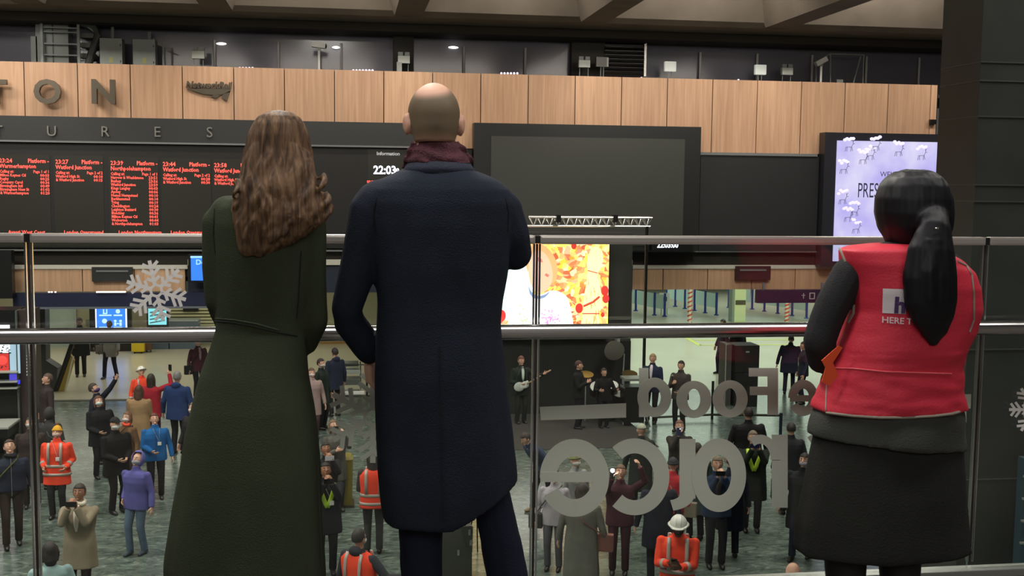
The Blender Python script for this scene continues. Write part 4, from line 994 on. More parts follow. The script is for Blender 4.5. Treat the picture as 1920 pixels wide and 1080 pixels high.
def hand(bm, wrist, d, pn, side, curl=.35, s=1.0, grip=0.0):
    """palm, four jointed fingers of unequal length and a thumb; d = pointing direction, pn = palm normal"""
    d = d.normalized(); pn = (pn - d * pn.dot(d)).normalized(); lat = d.cross(pn).normalized() * side
    w = Vector(wrist); k = s
    tube(bm, [w - d * .02 * k, w + d * .02 * k, w + d * .055 * k, w + d * .088 * k], [.022 * k, .03 * k, .036 * k, .034 * k], 10, flat=(pn, .5))
    L = (.066, .076, .07, .055)
    for i in range(4):
        b = w + d * .082 * k + lat * (.030 - .0195 * i) * k
        sp = (d + lat * (.10 - .065 * i)).normalized()
        a1 = curl * .8 + .1 * i * curl + grip; p1 = b + (sp * math.cos(a1) + pn * math.sin(a1)) * L[i] * .48 * k
        a2 = a1 + curl * 1.1 + grip; p2 = p1 + (sp * math.cos(a2) + pn * math.sin(a2)) * L[i] * .34 * k
        a3 = a2 + curl * .8; p3 = p2 + (sp * math.cos(a3) + pn * math.sin(a3)) * L[i] * .26 * k
        tube(bm, [b - d * .012 * k, b, p1, p2, p3], [.0098 * k, .0098 * k, .0092 * k, .0084 * k, .0068 * k], 8)
        ball(bm, p3, .0068 * k, 8)
    t0 = w + d * .022 * k + lat * .026 * k
    t1 = t0 + (d * .62 + lat * .68 + pn * .35).normalized() * .04 * k
    t2 = t1 + (d * .85 + lat * .28 + pn * .45).normalized() * .032 * k
    tube(bm, [t0, t1, t2], [.014 * k, .0115 * k, .0085 * k], 8); ball(bm, t2, .0085 * k, 8)
    return bm

def head_shape(bm, c, Rm, s=1.0, ears=1):
    """skull with brow, nose, chin, lips and ears; the face looks along local -Y"""
    t = bmesh.new(); bmesh.ops.create_uvsphere(t, u_segments=28, v_segments=20, radius=1)
    for v in t.verts:
        x, y, z = v.co
        x *= .078; y *= .098 if y > 0 else .092; z *= .118
        if z < 0:
            k = -z / .118; x *= 1 - .36 * k ** 1.5; y = y * (1 - .22 * k) - .012 * k if y < 0 else y * (1 - .42 * k)
        if z > 0 and (ears == 2): k = z / .118; f_ = 1 + .11 * k * math.sqrt(max(0, 1 - k)) * 2; x *= f_; y *= f_
        if y < -.04 and -.012 < z < .03: y += .006 * math.exp(-((abs(x) - .03) / .014) ** 2)
        if y < -.05: y -= .004 * math.exp(-((z - .032) / .01) ** 2)
        v.co = (x, y, z)
    tube(t, [(0, -.088, .02), (0, -.103, -.012), (0, -.109, -.026), (0, -.09, -.032)], [.008, .011, .0135, .008], 8)
    ball(t, (0, -.088, -.052), (.022, .01, .0065), 10); ball(t, (0, -.082, -.062), (.018, .01, .006), 10)
    ball(t, (0, -.072, -.093), (.024, .02, .018), 10)
    if ears:
        for sx in (-1, 1):
            ball(t, (sx * (.081 if ears != 2 else .087), .012, -.008), (.010, .020, .033), 12, Euler((.15, 0, sx * .35)).to_matrix())
            ball(t, (sx * (.079 if ears != 2 else .083), .004, -.034), (.008, .010, .012), 10)
    t.transform(Matrix.Translation(c) @ Rm.to_4x4() @ Matrix.Scale(s, 4))
    me = bpy.data.meshes.new('h'); t.to_mesh(me); t.free(); bm.from_mesh(me); bpy.data.meshes.remove(me)
    return bm

def ik(S_, H, up, fore, pole):
    S_, H = Vector(S_), Vector(H); d = H - S_; L = min(d.length, (up + fore) * .995); u = d.normalized(); H = S_ + u * L
    a = (up * up - fore * fore + L * L) / (2 * L); h = math.sqrt(max(up * up - a * a, 1e-6))
    pl = Vector(pole) - u * Vector(pole).dot(u)
    if pl.length < 1e-4: pl = Vector((0, 0, -1))
    return S_ + u * a + pl.normalized() * h, H

def person(label, loc, face=0, h=1.72, top=(30, 30, 34), style='jacket', hem=None, legs=(26, 26, 30), hair=(50, 36, 28), hstyle='short',
           hat=None, mask=None, L=None, R=None, look=0.0, turn=0.0, lean=0.0, skin=None, vest=None, bands=None, hood=None,
           badge=False, scarf=None, shirt=None, shoe=None, wide=1.0, stride=0.0, vox=.0085, bag=None, collar=None, trim=None, vbib=False, legs_on=True, name='person'):
    s = h / 1.75; wide *= 1.13
    root = thing(name, label, 'person', loc, math.radians(face), scale=s)
    sk = skin or SKIN
    pel = Vector((0, 0, .95))
    LM = Matrix.Translation(pel) @ Matrix.Rotation(lean, 4, 'X') @ Matrix.Translation(-pel)
    U = lambda p: LM @ Vector(p)
    sh = {-1: U((-.172 * wide, .005, 1.375)), 1: U((.172 * wide, .005, 1.375))}
    tgt = {-1: L, 1: R}; hands = {}
    for sd in (-1, 1):
        g = tgt[sd]
        if g is None: g = (sd * .27 * wide, -.06, .86)
        if isinstance(g, str):
            g = {'phone': (sd * .055, -.30, 1.50), 'raise': (sd * .26, -.22, 1.98), 'front': (sd * .08, -.22, 1.02), 'chest': (sd * .09, -.26, 1.22), 'pocket': (sd * .22, -.05, .95), 'out': (sd * .62, -.18, 1.18), 'back': (sd * .07, .16, .95)}[g]
        g = U(g)
        pole = Vector((sd * .5, .25, -1)) if g.z > 1.0 else Vector((sd * .4, 1, -.1))
        e, w_ = ik(sh[sd], g, .285, .255, pole)
        hands[sd] = (e, w_)
    # legs
    ft = {-1: Vector((-.10, -stride * .5, .075)), 1: Vector((.10, stride * .5, .075))}
    hip = {-1: Vector((-.095, 0, .92)), 1: Vector((.095, 0, .92))}
    knee = {k: ik(hip[k], ft[k], .435, .425, (0, -1, 0))[0] for k in (-1, 1)}
    hc = U((0, -.015, 1.635)); nk = U((0, .01, 1.44))
    HR = Matrix.Rotation(math.radians(turn), 3, 'Z') @ Matrix.Rotation(-math.radians(look), 3, 'X') @ Matrix.Rotation(lean * .6, 3, 'X')
    hc = nk + HR @ Vector((0, -.02, .185))
    bm = bmesh.new()
    head_shape(bm, hc, HR)
    limb(bm, [nk - Vector((0, 0, .05)), nk + (hc - nk) * .35, nk + (hc - nk) * .7], [.06, .054, .052])
    loft(bm, [(1.0, 0, 0, .12, .08), (1.2, 0, 0, .13, .085), (1.36, 0, 0, .16, .085), (1.45, 0, 0, .08, .05)], n=16) if lean == 0 else limb(bm, [U((0, 0, 1.02)), U((0, 0, 1.2)), U((0, 0, 1.36))], [.1, .11, .1])
    limb(bm, [U((0, 0, 1.36)), U((0, 0, .95))], [.09, .1])
    for sd in (-1, 1):
        e, w_ = hands[sd]
        limb(bm, [U((0, 0, 1.39)), sh[sd] - Vector((sd * .02, 0, .01)), e, w_], [.05, .042, .036, .026])
        d = (w_ - e).normalized()
        pn = Vector((-sd, .0, 0)) if abs(d.z) > .6 else Vector((-sd * .8, -.2, .3))
        if g_is(tgt[sd], 'phone'): pn = Vector((-sd, .4, 0)); d = (d * .5 + Vector((0, 0, .6))).normalized()
        hand(bm, w_, d, pn, -sd, .45 if tgt[sd] is not None else .25)
        limb(bm, [hip[sd], knee[sd], ft[sd]], [.065, .048, .036])
        tube(bm, [ft[sd] + Vector((0, .03, -.03)), ft[sd] + Vector((0, -.1, -.045))], [.032, .028], 8)
    body = fuse('body', bm, sk, root, vox, 1)
    # face details
    def onhead(nm, bmx, m): bmx.transform(Matrix.Translation(hc) @ HR.to_4x4()); obj(nm, bmx, m, root, smooth=True)
    for sx in (-1, 1):
        onhead('eye', ball(bmesh.new(), (sx * .03, -.0835, .006), (.012, .007, .007), 10), EYEW)
        onhead('iris', ball(bmesh.new(), (sx * .03, -.0895, .006), (.005, .003, .005), 8), EYED)
        if hstyle != 'none' or hat: onhead('eyebrow', tube(bmesh.new(), [(sx * .016, -.096, .028), (sx * .045, -.086, .031)], .0035, 5), mat('hair', hair, .8))
    if mask:
        t = bmesh.new(); bmesh.ops.create_uvsphere(t, u_segments=20, v_segments=14, radius=1)
        bmesh.ops.delete(t, geom=[v for v in t.verts if v.co.y > .15], context='VERTS')
        for v in t.verts: v.co = (v.co.x * (.078 - .02 * (v.co.z < 0) * -v.co.z), v.co.y * .112 - .002, v.co.z * .056 - .052)
        bmesh.ops.solidify(t, geom=t.faces[:], thickness=.003)
        onhead('face_mask', t, mat('face_mask', mask, .75))
    else: onhead('mouth', ball(bmesh.new(), (0, -.0945, -.056), (.02, .005, .0045), 10), LIP)
    # hair
    hm = mat('hair', hair, .65, bump=.6, bscale=60, var=.25, vscale=18)
    if hstyle != 'none' and hat is None or (hat and hstyle == 'long'):
        t = bmesh.new()
        bmesh.ops.create_uvsphere(t, u_segments=24, v_segments=16, radius=1)
        for v in t.verts:
            x, y, z = v.co; v.co = (x * .088, y * .108 + .006, z * .118 + .012)
        bmesh.ops.delete(t, geom=[v for v in t.verts if (v.co.y < -.03 and v.co.z < .055) or v.co.z < -.05 or (abs(v.co.x) > .05 and v.co.z < -.012 and v.co.y < .02)], context='VERTS')
        bmesh.ops.solidify(t, geom=t.faces[:], thickness=.014)
        if hstyle in ('long', 'bob'):
            ln = .30 if hstyle == 'long' else .13
            tube(t, [(0, .045, .05), (0, .065, -.03), (0, .075, -.03 - ln * .5), (0, .07, -.03 - ln)], [.075, .085, .085, .05], 14, flat=(Vector((0, 1, 0)), .55))
            for sx in (-1, 1): tube(t, [(sx * .06, -.01, .06), (sx * .082, .01, -.02), (sx * .08, .02, -.03 - ln * .7)], [.03, .034, .018], 10)
        if hstyle == 'tail': tube(t, [(0, .09, .03), (0, .14, -.02), (0, .12, -.2)], [.03, .035, .012], 10)
        t.transform(Matrix.Translation(hc) @ HR.to_4x4())
        fuse('hair', t, hm, root, .007, 1)
    if hat:
        kind, hcl = hat
        hmm = mat('hat', hcl, .35 if kind == 'hardhat' else .85, bump=0 if kind == 'hardhat' else .3, bscale=120)
        t = bmesh.new(); bmesh.ops.create_uvsphere(t, u_segments=28, v_segments=16, radius=1)
        rx, ry, rz, cut = {'beanie': (.09, .108, .118, .018), 'hardhat': (.112, .132, .13, .03), 'cap': (.092, .11, .11, .03), 'hood': (.11, .125, .145, -.2)}[kind]
        for v in t.verts: v.co = (v.co.x * rx, v.co.y * ry + .006, v.co.z * rz + .018)
        if kind == 'hood': bmesh.ops.delete(t, geom=[v for v in t.verts if v.co.y < -.055 and -.15 < v.co.z < .1 or v.co.z < -.11], context='VERTS')
        else: bmesh.ops.delete(t, geom=[v for v in t.verts if v.co.z < cut], context='VERTS')
        bmesh.ops.solidify(t, geom=t.faces[:], thickness=.008)
        onhead('hat', t, hmm)
        if kind == 'hardhat':
            t = bmesh.new(); tube(t, [(0, .006, .034), (0, .004, .028)], [.118, .138], 28, flat=None)
            for v in t.verts: v.co.y *= 1.16
            for v in t.verts:
                if v.co.y < -.1: v.co.y -= .03
            onhead('hat_brim', t, hmm)
            for sx in (-.03, .03): onhead('hat_ridge', tube(bmesh.new(), [(sx, -.11, .085), (sx, -.05, .138), (sx, .05, .142), (sx, .11, .09)], .006, 6), hmm)
        if kind == 'beanie':
            t = bmesh.new(); tube(t, [(0, .006, .018), (0, .006, .052)], [.096, .096], 24)
            for v in t.verts: v.co.y = v.co.y * 1.17
            onhead('hat_cuff', t, hmm)
            if label.find('bobble') >= 0: onhead('bobble', ball(bmesh.new(), (0, .02, .155), .038), mat('bobble', (112, 84, 56), .9, bump=.8, bscale=60))
        if kind == 'cap':
            onhead('cap_peak', box(bmesh.new(), -.06, .06, -.17, -.08, .042, .05, .003), hmm)
    # top garment
    hemz = hem if hem is not None else {'jacket': .80, 'coat': .48, 'vest': .80, 'long': .32}[style]
    cm = cloth(top)
    bm = bmesh.new(); W = wide
    fl = 1.0 + max(0, (.9 - hemz)) * .28
    rr = [(hemz, 0, .0, .185 * W * fl, .135 * fl, .03), (max(hemz + .02, .72 if hemz < .7 else hemz + .03), 0, .0, .19 * W * (1 + (fl - 1) * .4), .138, .02), (.93, 0, .0, .188 * W, .135, .01), (1.10, 0, 0, .175 * W, .128, .01), (1.26, 0, 0, .195 * W, .135, .008), (1.35, 0, .005, .198 * W, .122), (1.405, 0, .01, .15 * W, .10), (1.45, 0, .015, .088, .075), (1.495, 0, .015, .068, .066)]
    rr = sorted(rr, key=lambda q: q[0])
    loft(bm, rr, n=28, p=2.3, fold=6, seed=len(label) % 7)
    for v in bm.verts:
        if v.co.z > .95: v.co = U(v.co)
    for sd in (-1, 1):
        e, w_ = hands[sd]; d = (w_ - e).normalized()
        limb(bm, [sh[sd] - Vector((sd * .035, 0, .01)), sh[sd], (sh[sd] + e) / 2, e], [.066, .067, .062, .055])
        tube(bm, [e, (e + w_) / 2, w_ + d * .0], [.056, .052, .046], 12)
    if hood: ball(bm, U((0, .085, 1.47)), (.1, .055, .07), 14)
    else: tube(bm, [U((0, .015, 1.46)), U((0, .012, 1.525))], [.074, .066], 16)
    if style == 'vest':
        fuse('sweater', bm, cloth(shirt or (30, 32, 38)), root, .010, 2)
        bm = bmesh.new(); loft(bm, [(q[0], q[1], q[2], q[3] + (.014 if q[0] < 1.35 else .012), q[4] + .014) for q in rr if q[0] <= 1.45], n=36, p=2.3)
        for v in bm.verts:
            if v.co.z > .95: v.co = U(v.co)
        obj('vest', bm, cm, root, smooth=True)
    else:
        fuse('coat' if hemz < .7 else 'jacket', bm, cm, root, .010, 3, disp=lambda c: .007 * noise.noise(Vector((c[0] * 9, c[1] * 9, c[2] * 6 + h * 50))))
    def ringband(nm, z, hgt, m, grow=.018):
        t = bmesh.new(); 
        z0, z1 = z - hgt / 2, z + hgt / 2
        def rad(zz):
            for a, b in zip(rr, rr[1:]):
                if a[0] <= zz <= b[0]:
                    f = (zz - a[0]) / (b[0] - a[0] + 1e-9); return a[3] + (b[3] - a[3]) * f, a[4] + (b[4] - a[4]) * f
            return rr[0][3], rr[0][4]
        a0, b0 = rad(z0); a1, b1 = rad(z1)
        loft(t, [(z0, 0, 0, a0 + grow, b0 + grow), (z1, 0, 0, a1 + grow, b1 + grow)], n=36, p=2.3, cap=False)
        bmesh.ops.solidify(t, geom=t.faces[:], thickness=.004)
        for v in t.verts:
            if v.co.z > .95: v.co = U(v.co)
        obj(nm, t, m, root, smooth=True)
    if bands:
        RB = mat('reflective_band', bands, .4)
        ringband('reflective_band', 1.02, .055, RB); 
        if hemz < .85: ringband('reflective_band', max(hemz + .08, .86), .05, RB)
        for sx in (-1, 1):
            for fy in (-1, 1):
                t = tube(bmesh.new(), [U((sx * .11, fy * .150, 1.05)), U((sx * .115, fy * .152, 1.25)), U((sx * .115, fy * .138, 1.36)), U((sx * .11, fy * .10, 1.45))], .026, 8, flat=(Vector((0, 1, 0)), .35))
                obj('shoulder_strap', t, RB, root, smooth=True)
        if style != 'vest':
            for sd in (-1, 1):
                e, w_ = hands[sd]; a = e.lerp(w_, .45); b = e.lerp(w_, .65); obj('cuff_band', tube(bmesh.new(), [a, b], [.062, .059], 14), RB, root, smooth=True)
    if vbib:   # v-shaped hi-vis straps over a dark coat
        for sx in (-1, 1):
            obj('reflective_strap', tube(bmesh.new(), [U((sx * .10, -.10, 1.45)), U((sx * .10, -.155, 1.36)), U((sx * .03, -.165, 1.16)), U((sx * .0 , -.16, 1.10))], .034, 8, flat=(Vector((0, 1, 0)), .3)), mat('hivis_yellow', (190, 226, 60), .5), root, smooth=True)
    if shirt and style != 'vest':
        t = tube(bmesh.new(), [U((0, -.085, 1.475)), U((0, -.135, 1.36)), U((0, -.15, 1.2)), U((0, -.15, 1.12))], [.03, .042, .032, .012], 10, flat=(Vector((0, 1, 0)), .4))
        obj('shirt_front', t, mat('shirt', shirt, .8), root, smooth=True)
    if scarf:
        t = bmesh.new(); tube(t, [U((0.07 * math.cos(a), .01 + .065 * math.sin(a), 1.49 + .012 * math.sin(2 * a))) for a in [k * PI / 8 for k in range(17)]], .032, 8)
        obj('scarf', t, cloth(scarf), root, smooth=True)
    if badge: obj('badge', box(bmesh.new(), .03, .1, -.175, -.165, 1.13, 1.2, .004), WHITE, root)
    if badge: obj('lanyard', tube(bmesh.new(), [U((-.05, -.08, 1.46)), U((.06, -.165, 1.2)), U((.08, -.10, 1.45))], .004, 5), mat('lanyard', (180, 180, 190), .6), root)
    if trim: obj('jacket_zip', tube(bmesh.new(), [U((0, -.142, .86)), U((0, -.142, 1.1)), U((0, -.145, 1.3)), U((0, -.09, 1.46))], .005, 5), mat('zip', trim, .5), root)
    if bag:
        sx = -1
        t = box(bmesh.new(), -.12, .12, -.06, .06, -.13, .13, .03); t.transform(Matrix.Translation((sx * .27 * W, -.05, .86))); obj('shoulder_bag', t, cloth(bag), root, smooth=False)
        obj('bag_strap', tube(bmesh.new(), [(sx * .27 * W, -.08, .98), (sx * .12, -.16, 1.25), (0.08, -.12, 1.44), (.12, .06, 1.46), (-.05, .16, 1.2), (sx * .27 * W, .02, .98)], .01, 6), cloth(bag), root)
    # trousers and shoes
    bm = bmesh.new(); ball(bm, (0, .0, .93), (.165 * W, .125, .13), 18)
    for sd in (-1, 1):
        limb(bm, [hip[sd] + Vector((0, 0, -.02)), (hip[sd] + knee[sd]) / 2, knee[sd]], [.092, .084, .068])
        tube(bm, [knee[sd], (knee[sd] + ft[sd]) / 2, ft[sd] + Vector((0, 0, .0))], [.068, .062, .06], 12)
    fuse('trousers', bm, cloth(legs), root, .010, 2)
    for sd in (-1, 1):
        t = bmesh.new(); f = ft[sd]
        tube(t, [f + Vector((0, .055, -.035)), f + Vector((0, .0, -.03)), f + Vector((0, -.09, -.042)), f + Vector((0, -.165, -.05))], [.036, .046, .042, .026], 10)
        for v in t.verts: v.co.z = max(v.co.z, 0.002)
        obj('shoe', t, mat('shoe', shoe, .6) if shoe else SHOE, root, smooth=True)
    root['_h'] = h
    return root, U, hands, HR, hc
def g_is(v, s): return isinstance(v, str) and v == s
def held_phone(label, root, pos, rot=(0, 0, 0), col=(20, 20, 24), lens=None):
    """a phone is its own thing; pos in the holder's local frame"""
    Mx = Matrix.LocRotScale(root.location, root.rotation_euler, root.scale)
    o = thing('phone', label, 'phone', Mx @ Vector(pos), root.rotation_euler.z)
    o.rotation_euler = (rot[0], rot[1], root.rotation_euler.z + rot[2])
    obj('phone_body', box(bmesh.new(), -.038, .038, -.005, .005, -.075, .075, .003), mat('phone_black', col, .25), o)
    obj('camera_lens', ball(bmesh.new(), (.022, -.006, .055), (.009, .003, .009), 10), glow('flash', (255, 250, 255), lens) if lens else EYED, o)
    if lens and lens > 50: obj('flash_light', ball(bmesh.new(), (.0, -.012, .05), (.03, .008, .03), 12), glow('flash', (255, 250, 255), lens), o)
    return o

# ------------------------------------------------------------------ the three people on the balcony (seen from behind)
from mathutils.bvhtree import BVHTree
def rows_loft(bm, rows, Y, n=64, p=2.2, fold=0, seed=0):
    rr = []
    for r in rows:
        py, lx, rx, ry = r[:4]; dy = r[4] if len(r) > 4 else 0; fa = r[5] if len(r) > 5 else 0
        a, b2 = atY(lx, py, Y), atY(rx, py, Y)
        rr.append(((a.z + b2.z) / 2, (a.x + b2.x) / 2, Y + dy, (b2.x - a.x) / 2, ry, fa))
    rr.sort(key=lambda q: q[0])
    return loft(bm, rr, n=n, p=p, fold=fold, seed=seed)
def wrinkles(amp, sx=9, sz=4, seed=0, zlo=-9, zhi=9):
    def f(c):
        x, y, z = float(c[0]), float(c[1]), float(c[2])
        return amp * (noise.noise(Vector((x * sx + seed, y * sx, z * sz))) + .5 * noise.noise(Vector((x * sx * 2.3, y * sx * 2, z * sz * 2.6 + seed))))
    return f
def drape(bm, me, off=.003):
    bv = BVHTree.FromPolygons([v.co for v in me.vertices], [p_.vertices[:] for p_ in me.polygons])
    for v in bm.verts:
        hit = bv.ray_cast(Vector((v.co.x, 2.0, v.co.z)), Vector((0, 1, 0)))
        if hit[0]: v.co.y = hit[0].y - off
    return bm
def seam(parent, name, pts, me, m, r=.004, dense=12):
    """thin seam laid on a garment; pts are photo pixels"""
    P_ = []
    bv = BVHTree.FromPolygons([v.co for v in me.vertices], [p_.vertices[:] for p_ in me.polygons])
    for a, b2 in zip(pts, pts[1:]):
        for k in range(dense):
            q = (a[0] + (b2[0] - a[0]) * k / dense, a[1] + (b2[1] - a[1]) * k / dense)
            d = ray(*q); hit = bv.ray_cast(CAM, d.normalized())
            if hit[0]: P_.append(hit[0] - d.normalized() * r * .5)
    if len(P_) > 2: return obj(name, tube(bmesh.new(), P_, r, 6), m, parent, world=True)
def wmesh(o):
    me = o.data.copy(); me.transform(PM(o)); return me

# --- the tall man in the navy coat
YM = 3.6
Pm = lambda x, y, d=0: atY(x, y, YM + d)
man = thing('person', 'tall bald man seen from behind in long navy overcoat, standing at the rail', 'person', (Pm(815, 1000).x, YM, 0))
hcM = Pm(814, 226, .0); HRm = Matrix.Rotation(PI, 3, 'Z') @ Matrix.Rotation(.06, 3, 'X')
bm = bmesh.new(); head_shape(bm, hcM + Vector((0, .01, -.004)), HRm, 1.02, 2)
limb(bm, [Pm(815, 345), Pm(814, 300), Pm(814, 262)], [.075, .066, .064])
limb(bm, [Pm(815, 420), Pm(815, 640)], [.13, .12]); limb(bm, [Pm(700, 385), Pm(815, 380), Pm(940, 385)], [.045, .07, .045])
limb(bm, [Pm(700, 385), Pm(652, 585), Pm(688, 662, .12)], [.042, .036, .028]); limb(bm, [Pm(945, 385), Pm(965, 478), Pm(915, 462, .27)], [.042, .036, .028])
hand(bm, Pm(690, 664, .13), Vector((.1, .05, -1)), Vector((1, 0, 0)), -1, .5, 1.08)
hand(bm, Pm(915, 462, .27), Vector((-1, .25, .25)), Vector((0, 1, -.3)), 1, .9, 1.08)
limb(bm, [Pm(785, 830), Pm(787, 960), Pm(790, 1080), Pm(792, 1228)], [.07, .055, .05, .04]); limb(bm, [Pm(870, 830), Pm(925, 940), Pm(951, 1080), Pm(972, 1228)], [.07, .05, .048, .04])
fuse('body', bm, SKIN, man, .006, 2, world=True)
def stubble_mat(c):
    m = bpy.data.materials.new('cropped_hair'); m.use_nodes = True; nt = m.node_tree; b = nt.nodes['Principled BSDF']
    tc = nt.nodes.new('ShaderNodeTexCoord')
    def dist(p, a, z0, z1, sc=(1, 1, 1)):
        mp = nt.nodes.new('ShaderNodeMapping'); mp.vector_type = 'POINT'; mp.inputs['Location'].default_value = tuple(-p[i] * sc[i] for i in range(3)); mp.inputs['Scale'].default_value = sc
        nt.links.new(tc.outputs['Object'], mp.inputs[0]); ln = nt.nodes.new('ShaderNodeVectorMath'); ln.operation = 'LENGTH'; nt.links.new(mp.outputs[0], ln.inputs[0])
        mr = nt.nodes.new('ShaderNodeMapRange'); mr.interpolation_type = 'SMOOTHSTEP'; mr.inputs['From Min'].default_value = z0; mr.inputs['From Max'].default_value = z1
        nt.links.new(ln.outputs['Value'], mr.inputs['Value']); return mr.outputs[0]
    n = nt.nodes.new('ShaderNodeTexNoise'); n.inputs['Scale'].default_value = 40; nt.links.new(tc.outputs['Object'], n.inputs[0])
    crown = dist((c.x - .012, c.y - .035, c.z + .122), 0, .048, .082)
    nape = dist((c.x, c.y, c.z + .06), 0, .125, .165)
    inv = nt.nodes.new('ShaderNodeMath'); inv.operation = 'SUBTRACT'; inv.inputs[0].default_value = 1; nt.links.new(nape, inv.inputs[1])
    mu = nt.nodes.new('ShaderNodeMath'); mu.operation = 'MULTIPLY'; nt.links.new(crown, mu.inputs[0]); nt.links.new(inv.outputs[0], mu.inputs[1])
    mx = nt.nodes.new('ShaderNodeMix'); mx.data_type = 'RGBA'; mx.inputs[6].default_value = rgb((214, 166, 142)); mx.inputs[7].default_value = rgb((112, 96, 74))
    nt.links.new(mu.outputs[0], mx.inputs[0]); nt.links.new(mx.outputs[2], b.inputs['Base Color']); b.inputs['Roughness'].default_value = .6
    return m
# closely cropped hair: a thin cap round the sides and back, crown left bare
t = bmesh.new(); bmesh.ops.create_uvsphere(t, u_segments=48, v_segments=36, radius=1)
for v in t.verts:
    x, y, z = v.co; k = max(0, z); f_ = 1 + .22 * k * math.sqrt(max(0, 1 - k)); v.co = (x * .0795 * f_, y * (.1 if y > 0 else .0935) * f_, z * .1195)
cut = [v for v in t.verts if v.co.y < -.05 + max(0, v.co.z - .06) or v.co.z < -.075 or (abs(v.co.x) > .06 and v.co.z < -.03 and v.co.y < .03)]
bmesh.ops.delete(t, geom=cut, context='VERTS'); bmesh.ops.solidify(t, geom=t.faces[:], thickness=.0025)
t.transform(Matrix.Translation(hcM + Vector((0, .01, -.003))) @ HRm.to_4x4() @ Matrix.Scale(1.026, 4))
obj('hair', t, stubble_mat(hcM - man.location), man, smooth=True, world=True)
for sx in (-1, 1):
    obj('eye', ball(bmesh.new(), hcM + HRm @ Vector((sx * .032, -.088, 0)), (.012, .007, .007)), EYEW, man, world=True)
NAVY = mat('navy_wool', (36, 42, 54), .9, bump=.35, bscale=220, var=.1, vscale=3, spec=.2)
bm = bmesh.new()
rows_loft(bm, [(312, 776, 872, .075), (322, 748, 900, .10), (338, 710, 935, .12), (355, 690, 955, .135), (380, 682, 966, .145), (420, 690, 962, .15), (500, 703, 952, .15), (560, 707, 942, .145), (605, 706, 938, .145, 0, .004), (640, 704, 941, .15, 0, .006), (700, 703, 948, .16, 0, .01), (760, 703, 952, .165, 0, .012), (820, 704, 957, .17, 0, .014), (880, 706, 961, .175, 0, .016), (920, 710, 965, .178, 0, .018), (948, 713, 966, .178, 0, .02), (967, 716, 966, .178, 0, .022)], YM, p=2.35, fold=5, seed=1)
zA, zB = Pm(830, 700).z, Pm(830, 967).z; xr = Pm(855, 900).x; xe = Pm(962, 900).x
for v in bm.verts:
    if v.co.z < zA and v.co.x > xr:
        f = ((v.co.x - xr) / (xe - xr)) ** 1.0 * ((zA - v.co.z) / (zA - zB)); v.co.z += f * .115
limb(bm, [Pm(715, 385), Pm(702, 400), Pm(676, 480), Pm(650, 578)], [.085, .082, .062, .052]); limb(bm, [Pm(650, 578), Pm(655, 605, .03), Pm(692, 655, .10)], [.050, .052, .046])
limb(bm, [Pm(915, 385), Pm(935, 400), Pm(958, 445), Pm(967, 475, .02)], [.085, .082, .066, .058]); limb(bm, [Pm(967, 475, .02), Pm(930, 468, .2)], [.056, .048])
wr = wrinkles(.006, 7, 3, 2)
coat = fuse('overcoat', bm, NAVY, man, .0075, 4, disp=wr, world=True)
cme = wmesh(coat)
bm = bmesh.new(); # turned-up collar, open stack of rings
t_ = [(326, 752, 893, .105, 0), (312, 760, 886, .10, .0), (298, 768, 875, .092, .01), (289, 774, 868, .088, .015)]
rows_loft(bm, t_, YM, n=48); 
obj('collar', bm, mat('navy_collar', (46, 51, 68), .85, bump=.3, bscale=200), man, smooth=True, world=True)
bm = bmesh.new(); ctr = Pm(815, 285, .01)
pts = [ctr + Vector((.086 * math.cos(a), .075 * math.sin(a), .012 * math.sin(3 * a))) for a in [k * 2 * PI / 26 for k in range(27)]]
rows_loft(bm, [(259, 785, 849, .062, .0), (267, 780, 856, .068, .0), (278, 775, 862, .076, .0), (291, 768, 872, .086, .0), (306, 761, 884, .092, .0)], YM, n=48)
tube(bm, [Pm(775, 268, -.02), Pm(765, 288, -.02), Pm(757, 314, .02)], .008, 8); tube(bm, [Pm(856, 266, -.02), Pm(872, 282, -.02), Pm(886, 305, .01)], .008, 8)
fuse('scarf', bm, mat('burgundy_scarf', (84, 44, 54), .9, bump=.7, bscale=140, var=.3, vscale=40), man, .005, 1, disp=lambda c: .0022 * math.sin(float(c[2]) * 190 + float(c[0]) * 22 + 3 * noise.noise(Vector(c) * 14)), world=True)
DK = mat('seam_dark', (16, 18, 24), .9)
seam(man, 'back_vent', [(824, 650), (826, 760), (828, 880), (830, 984)], cme, DK, .0022)
seam(man, 'shoulder_seam', [(706, 372), (700, 400), (703, 440)], cme, DK, .002); seam(man, 'shoulder_seam', [(948, 372), (954, 400), (952, 440)], cme, DK, .002)
bm = bmesh.new()
limb(bm, [Pm(785, 830), Pm(787, 960), Pm(790, 1080), Pm(792, 1228)], [.088, .073, .070, .062]); limb(bm, [Pm(880, 830), Pm(925, 940), Pm(951, 1080), Pm(972, 1228)], [.09, .066, .069, .062]); limb(bm, [Pm(780, 800), Pm(885, 800)], [.1, .1])
fuse('trousers', bm, mat('navy_trousers', (34, 38, 54), .85, bump=.3, bscale=160, spec=.2), man, .0085, 3, disp=wrinkles(.006, 9, 5, 4), world=True)
for x in (792, 972):
    t = bmesh.new(); f = Pm(x, 1240); f.z = 0
    tube(t, [f + Vector((0, -.06, .04)), f + Vector((0, .02, .045)), f + Vector((0, .12, .035)), f + Vector((0, .2, .025))], [.04, .05, .044, .028], 12)
    for v in t.verts: v.co.z = max(v.co.z, .002)
    obj('shoe', t, SHOE, man, smooth=True, world=True)

